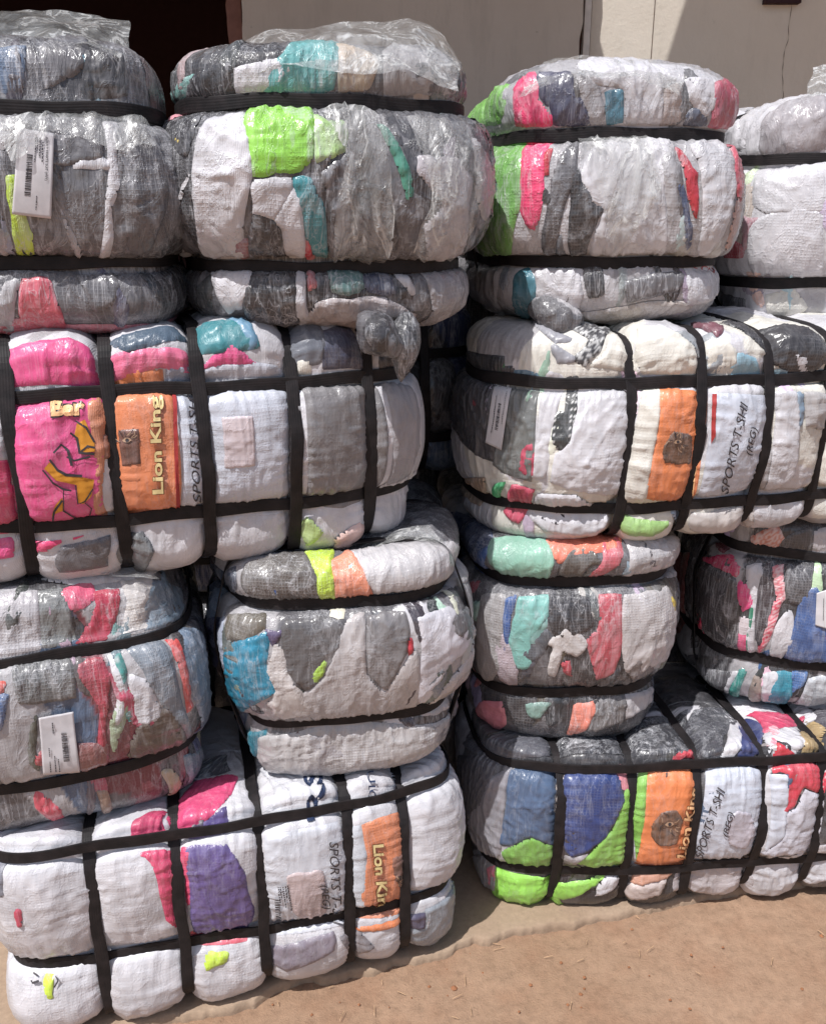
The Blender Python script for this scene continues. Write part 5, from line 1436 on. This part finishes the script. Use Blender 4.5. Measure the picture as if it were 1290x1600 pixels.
# drooping bag corners
def lobe(b, name, px, py, y, rx, ry, rz, rgb, label, seed, tilt=0.0, mat='shiny'):
    c = np.array(at_y(px, py, y))
    n1, n2 = 46, 30
    th, ph = np.meshgrid(np.linspace(0, 2 * PI, n1, endpoint=False), np.linspace(.02, PI - .02, n2), indexing='ij')
    d = np.stack([np.sin(ph) * np.cos(th), np.sin(ph) * np.sin(th), np.cos(ph)], -1)
    q = d * 1.0 + seed
    r = 1 + .12 * vn(q, 1.6, seed=seed) + .05 * ridge(vn(q * np.array([1, 1, .3]), 4, seed=seed + 1) * 1.4, 1.3) + .015 * ridge(vn(q * np.array([1, 1, .3]), 13, seed=seed))
    r = r + .07 * np.abs(np.sin(th * 5.5 + 1.5 * vn(q, 2, seed=seed + 3))) * np.sin(ph)
    Pn = d * r[..., None] * np.array([rx, ry, rz])
    Pn[..., 0] *= 1 - .28 * d[..., 2] ** 2 * (d[..., 2] < 0) ; Pn[..., 2] *= 1 + .25 * (d[..., 2] < 0) * (1 - np.abs(d[..., 0]))
    ct, st = math.cos(tilt), math.sin(tilt)
    Pn = np.stack([Pn[..., 0] * ct + Pn[..., 2] * st, Pn[..., 1], -Pn[..., 0] * st + Pn[..., 2] * ct], -1)
    V = (Pn + c).reshape(-1, 3)
    idx = np.arange(n1 * n2).reshape(n1, n2); idx2 = np.concatenate([idx, idx[:1]], 0)
    F = np.stack([idx2[:-1, :-1], idx2[:-1, 1:], idx2[1:, 1:], idx2[1:, :-1]], -1).reshape(-1, 4).tolist()
    F.append(idx[:, 0].tolist()); F.append(idx[::-1, -1].tolist())
    col = patchwork(V, rgb, [1] * len(rgb), seed, n=12)
    uv = V[:, [0, 2]]
    o = mesh_obj(name, V - b.base, F, M[mat], b.root, col, uv); o['label'] = label
lobe(A2, 'bag_corner', 592, 522, 1.52, .046, .045, .030, ('DG', 'G'), 'drooping knotted corner of clear plastic', 31, .75)
lobe(A2, 'bag_corner', 632, 538, 1.55, .026, .035, .050, ('DG', 'K'), 'small dark drooping corner of the wrap', 33, .1)
lobe(E1, 'bag_corner', 868, 492, 1.80, .055, .06, .036, ('LG', 'G'), 'sagging bag corner over the bale below', 37, .45)

# ------------------------------------------------------------------ ground
def dirt_mat():
    m, nt, b = new_mat('red_brown_dirt')
    tc = nt.nodes.new('ShaderNodeTexCoord'); g = tc.outputs['Object']
    n1 = noise(nt, g, 2.2, 5, .6); n2 = noise(nt, g, 45, 6, .7); n3 = noise(nt, g, 9, 4)
    c = ramp(nt, n1, [(.35, (.305, .195, .128)), (.65, (.35, .232, .158))])
    c = mixc(nt, ramp(nt, n3, [(.45, 0), (.7, .6)]), c, (.275, .158, .10))
    c = mixc(nt, 1.0, c, ramp(nt, n2, [(.3, .78), (.5, 1), (.72, 1.16)]), 'MULTIPLY')
    nt.links.new(c, b.inputs['Base Color']); b.inputs['Roughness'].default_value = .95; b.inputs['Specular IOR Level'].default_value = .1
    nb = bump(nt, n2, .6, .006); nb = bump(nt, noise(nt, g, 210, 4, .7), .8, .003, nb); nt.links.new(nb, b.inputs['Normal'])
    return m
def slab_mat():
    m, nt, b = new_mat('dusty_cement')
    tc = nt.nodes.new('ShaderNodeTexCoord'); g = tc.outputs['Object']
    n1 = noise(nt, g, 4, 5, .6); n2 = noise(nt, g, 70, 5, .7)
    c = ramp(nt, n1, [(.3, (.31, .222, .155)), (.7, (.36, .265, .192))])
    c = mixc(nt, 1.0, c, ramp(nt, n2, [(.3, .85), (.7, 1.12)]), 'MULTIPLY')
    nt.links.new(c, b.inputs['Base Color']); b.inputs['Roughness'].default_value = .9; b.inputs['Specular IOR Level'].default_value = .15
    nt.links.new(bump(nt, n2, .5, .003), b.inputs['Normal'])
    return m
M['dirt'] = dirt_mat(); M['slab'] = slab_mat()
SLAB = .0
low = min(b.base[2] for b in (D_, H_))
GZ = -.020
xs = np.concatenate([np.linspace(-60, -1.3, 12), np.linspace(-1.25, 1.6, 240), np.linspace(1.7, 60, 12)])
ys = np.concatenate([np.linspace(-60, .9, 10), np.linspace(.95, 2.2, 110), np.linspace(2.4, 60, 10)])
Xg, Yg = np.meshgrid(xs, ys, indexing='ij')
q = np.stack([Xg, Yg, 0 * Xg], -1)
Zg = GZ + .006 * vn(q, 3) + .0035 * vn(q, 14, seed=2) + .002 * np.maximum(vn(q, 45, seed=3), 0)
idx = np.arange(Xg.size).reshape(Xg.shape)
Fg = np.stack([idx[:-1, :-1], idx[1:, :-1], idx[1:, 1:], idx[:-1, 1:]], -1).reshape(-1, 4)
tag(mesh_obj('ground', np.stack([Xg, Yg, Zg], -1).reshape(-1, 3), Fg, M['dirt']), kind='structure')
# cement apron the stacks stand on, with a broken edge
EDGE = P('-900 2000, -100 1660, 60 1640, 150 1606, 250 1590, 330 1578, 395 1560, 440 1536, 470 1526, 560 1514, 640 1498, 700 1486, 716 1476, 760 1464, 800 1448, 850 1444, 900 1436, 960 1424, 1020 1412, 1100 1398, 1200 1382, 1290 1368, 1500 1345')
ep = [on_ground(x, y, 0.0) for x, y in EDGE]
edge = []
for i in range(len(ep) - 1):
    n = max(2, int((ep[i + 1] - ep[i]).length / .005))
    for t in np.linspace(0, 1, n, endpoint=False): edge.append(np.array(ep[i].lerp(ep[i + 1], t)))
edge.append(np.array(ep[-1])); edge = np.array(edge)
edge[:, 1] += .009 * fbm(edge, 22, 3) + .0022 * vn(edge, 85, seed=5) + .002 * vn(edge, 210, seed=6)
rowsV = []
for off_y, z in ((-.006, GZ - .01), (-.005, -.014), (-.002, -.003), (.002, -.0005), (.02, .0), (.08, 0.0), (.3, 0.0), (1.0, 0.0), (3.0, 0.0)):
    r = edge.copy(); r[:, 1] += off_y; r[:, 2] = z + (.0015 * vn(r, 30, seed=7) if z > -.01 else 0)
    rowsV.append(r)
rowsV[-1][:, 1] = 3.42
V = np.concatenate(rowsV); k = len(edge); F = [(r * k + i, r * k + i + 1, (r + 1) * k + i + 1, (r + 1) * k + i) for r in range(len(rowsV) - 1) for i in range(k - 1)]
tag(mesh_obj('cement_apron', V, F, M['slab']), kind='structure')
# grit, clods and straw
M['clod'] = flat_mat('dirt_clod', (150, 104, 76), rough=.95, spec=.1); M['straw'] = flat_mat('dry_straw', (186, 152, 120), rough=.8)
rs = np.random.RandomState(12)
V, F = [], []
for i in range(420):
    x = rs.uniform(-.9, 1.3); px = None
    y = rs.uniform(1.0, 1.9)
    ye = np.interp(x, edge[:, 0], edge[:, 1])
    if y > ye - .01 and rs.rand() < .93 or rs.rand() < .45: continue
    z0 = GZ + .004 if y < ye else .001
    s_ = rs.uniform(.0012, .0042) * (1.6 if rs.rand() < .06 else 1)
    o0 = len(V); ang = rs.rand() * 6
    for k2 in range(6):
        a = ang + k2 * PI / 3; V.append((x + s_ * math.cos(a) * rs.uniform(.7, 1.3), y + s_ * math.sin(a) * rs.uniform(.7, 1.3), z0 - .001))
    V.append((x, y, z0 + s_ * .8))
    F += [(o0 + k2, o0 + (k2 + 1) % 6, o0 + 6) for k2 in range(6)]
tag(mesh_obj('grit', V, F, M['clod'], smooth=False), 'small clods and grit scattered on the red-brown dirt', 'grit', kind='stuff')
V, F = [], []
for i in range(34):
    x = rs.uniform(-.7, 1.2); ye = np.interp(x, edge[:, 0], edge[:, 1]); y = ye - abs(rs.normal(0, .16)) - .01
    a = rs.rand() * PI; L = rs.uniform(.004, .014); w = .0006
    dx, dy = math.cos(a) * L, math.sin(a) * L; nx_, ny_ = -math.sin(a) * w, math.cos(a) * w
    z0 = GZ + .0075; o0 = len(V)
    V += [(x - dx - nx_, y - dy - ny_, z0), (x + dx - nx_, y + dy - ny_, z0 + .002), (x + dx + nx_, y + dy + ny_, z0 + .002), (x - dx + nx_, y - dy + ny_, z0), (x, y, z0 + .0025)]
    F += [(o0, o0 + 1, o0 + 4), (o0 + 1, o0 + 2, o0 + 4), (o0 + 2, o0 + 3, o0 + 4), (o0 + 3, o0, o0 + 4)]
tag(mesh_obj('straw_bits', V, F, M['straw'], smooth=False), 'bits of dry straw lying on the dirt along the cement edge', 'straw', kind='stuff')

# ------------------------------------------------------------------ building behind
def plaster(name, c1, c2, stain):
    m, nt, b = new_mat(name)
    tc = nt.nodes.new('ShaderNodeTexCoord'); g = tc.outputs['Object']
    n1 = noise(nt, g, 1.6, 6, .65); n2 = noise(nt, g, 60, 5, .65); n3 = noise(nt, mapping(nt, g, (5, 5, 1.0)), 2.0, 5, .7); n4 = noise(nt, g, 24, 3, .6)
    c = ramp(nt, n1, [(.35, c1), (.7, c2)])
    c = mixc(nt, ramp(nt, n3, [(.50, 0), (.75, stain)]), c, tuple(x * .62 for x in c1))
    c = mixc(nt, ramp(nt, n4, [(.70, 0), (.76, stain)]), c, tuple(x * .5 for x in c1))
    nt.links.new(c, b.inputs['Base Color']); b.inputs['Roughness'].default_value = .9; b.inputs['Specular IOR Level'].default_value = .2
    nb = bump(nt, n2, .35, .004); nb = bump(nt, n1, .4, .02, nb); nt.links.new(nb, b.inputs['Normal'])
    return m
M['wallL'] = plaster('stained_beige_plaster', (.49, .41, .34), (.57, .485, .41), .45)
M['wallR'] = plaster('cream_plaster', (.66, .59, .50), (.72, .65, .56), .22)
M['jamb'] = flat_mat('broken_plaster_edge', (128, 92, 82), rough=.95, spec=.1)
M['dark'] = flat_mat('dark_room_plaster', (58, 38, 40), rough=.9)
M['frame'] = flat_mat('white_painted_frame', (214, 206, 198), rough=.5)
M['tin'] = flat_mat('shade_sheet_metal', (120, 112, 108), rough=.5)  # for the added out-of-view shading sheets

WY = 3.40
house = bpy.data.objects.new('building', None); link(house); house.location = (0, WY, 0)
tag(house, 'beige plastered building with a dark doorway behind the stacks', 'building')
HB = np.array([0, WY, 0])
def boxm(lo, hi, V, F):
    o = len(V); x0, y0, z0 = lo; x1, y1, z1 = hi
    V += [(x0, y0, z0), (x1, y0, z0), (x1, y1, z0), (x0, y1, z0), (x0, y0, z1), (x1, y0, z1), (x1, y1, z1), (x0, y1, z1)]
    F += [tuple(o + i for i in f) for f in ((0, 3, 2, 1), (4, 5, 6, 7), (0, 1, 5, 4), (1, 2, 6, 5), (2, 3, 7, 6), (3, 0, 4, 7))]
def box(name, lo, hi, mat, label=None):
    V, F = [], []; boxm(lo, hi, V, F)
    o = mesh_obj(name, np.array(V) - HB, F, mat, house, smooth=False)
    if label: o['label'] = label
    return o
def wx(px, py=40, y=WY): return at_y(px, py, y).x
LY = WY - .10           # the left wall stands a little proud
xdoor = wx(378, 40, LY)
xend = wx(908, 40, LY)
# left wall with ragged door edge and ragged right edge
def ragged_wall(x0, x1, y0, y1, z0, z1, mat, name, amp0, amp1, seed):
    n = 160; V = []; F = []
    zs = np.linspace(z0, z1, n)
    for z in zs:
        qa = np.array([[seed, z, 0.]]); a0 = amp0 * (fbm(qa, 7, seed)[0]); a1 = amp1 * (fbm(qa, 9, seed + 3)[0])
        V += [(x0 + a0, y0, z), (x1 + a1, y0, z), (x1 + a1 * .6 + .004, y1, z), (x0 + a0 * .6 - .004, y1, z)]
    for i in range(n - 1):
        for k in range(4):
            F.append((i * 4 + k, i * 4 + (k + 1) % 4, (i + 1) * 4 + (k + 1) % 4, (i + 1) * 4 + k))
    return mesh_obj(name, np.array(V) - HB, F, mat, house, smooth=False)
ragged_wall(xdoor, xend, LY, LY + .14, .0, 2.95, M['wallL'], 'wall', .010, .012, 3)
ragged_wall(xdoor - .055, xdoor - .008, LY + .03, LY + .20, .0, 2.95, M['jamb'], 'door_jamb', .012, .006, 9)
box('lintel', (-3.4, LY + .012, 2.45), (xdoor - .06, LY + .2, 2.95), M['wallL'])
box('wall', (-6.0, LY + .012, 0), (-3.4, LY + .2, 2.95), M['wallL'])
box('wall', (xend + .005, LY + .17, 0), (wx(921), LY + .24, 2.95), M['jamb'], 'dark rough return of the wall')
box('door_frame', (wx(912, 40, LY + .05), LY + .045, 0), (wx(922, 40, LY + .05), LY + .085, 2.95), M['frame'])
xr0 = wx(923)
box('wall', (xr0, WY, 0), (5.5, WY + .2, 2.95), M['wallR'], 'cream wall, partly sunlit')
# dark room behind the doorway
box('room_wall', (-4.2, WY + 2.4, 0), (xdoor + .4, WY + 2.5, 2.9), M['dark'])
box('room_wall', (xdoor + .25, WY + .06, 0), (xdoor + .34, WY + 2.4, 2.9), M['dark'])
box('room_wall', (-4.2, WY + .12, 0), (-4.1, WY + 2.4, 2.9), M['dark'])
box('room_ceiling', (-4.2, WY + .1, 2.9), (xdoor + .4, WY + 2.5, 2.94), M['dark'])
# crack down the right wall and a dark vent at the top
cp = P('1240 -60, 1236 0, 1232 50, 1226 80, 1222 110, 1223 150, 1221 200, 1218 260')
cr = []
for i in range(len(cp) - 1):
    for t in np.linspace(0, 1, 8, endpoint=False): cr.append((cp[i][0] + (cp[i + 1][0] - cp[i][0]) * t, cp[i][1] + (cp[i + 1][1] - cp[i][1]) * t))
V, F = [], []
for i, (x, y) in enumerate(cr):
    w_ = at_y(x, y, WY - .002); j = .004 * vn(np.array([[w_.x * 4, w_.z, 0]]), 30)[0]; h = .0007 * (1 + .7 * math.sin(i * 1.3))
    V += [(w_.x + j - h, WY - .002, w_.z), (w_.x + j + h, WY - .002, w_.z), (w_.x + j, WY + .01, w_.z)]
for i in range(len(cr) - 1):
    F += [(3 * i, 3 * i + 1, 3 * i + 4, 3 * i + 3)]
M['crack'] = flat_mat('crack_dirt', (122, 108, 98), rough=1, spec=0)
mesh_obj('crack', np.array(V) - HB, F, M['crack'], house, smooth=False)
box('hairline_joint', (wx(1019.6), WY - .002, 1.2), (wx(1020.6), WY + .001, 2.95), M['crack'])
v0 = at_y(1190, 7, WY); v1 = at_y(1250, -30, WY)
box('vent', (v0.x, WY - .03, v0.z), (v1.x, WY + .02, v1.z), M['dark'], 'dark small vent at the top edge')
# flat sheets out of view, added and shaped to cast the wall shadows
def slab(name, pts, z, th, mat, label):
    n = len(pts); V = [(x, y, z) for x, y in pts] + [(x, y, z + th) for x, y in pts]
    F = [tuple(range(n))[::-1], tuple(range(n, 2 * n))] + [(i, (i + 1) % n, n + (i + 1) % n, n + i) for i in range(n)]
    o = mesh_obj(name, np.array(V) - HB, F, mat, house, smooth=False); o['label'] = label
S = to_sun
def sun_shift(px, py, zr):
    w_ = at_y(px, py, WY); t = (zr - w_.z) / S.z
    return w_.x + S.x * t, w_.y + S.y * t
ZR = 2.96
ZR2 = ZR + .2
ax_, ay_ = sun_shift(1075, 0, ZR2); bx_, by_ = sun_shift(1045, 95, ZR2)
m_ = (ax_ - bx_) / (ay_ - by_)
xa = ax_ + m_ * (WY - ay_); yo = 2.35; xb = ax_ + m_ * (yo - ay_)
cx_, cy_ = sun_shift(916, 40, ZR)
slab('shade_sheet', [(-6, 2.35), (cx_ + .02, 2.35), (cx_ + .02, 6.1), (-6, 6.1)], ZR - .0, .04, M['tin'], 'added unseen sheet that shades the doorway side')
slab('shade_sheet', [(xb, yo), (6, yo), (6, 6.1), (xa, 6.1), (xa, WY)], ZR2, .04, M['tin'], 'added unseen sheet, edge skewed to shape the right wall shadow')
print('LOWBASE', D_.base, H_.base)
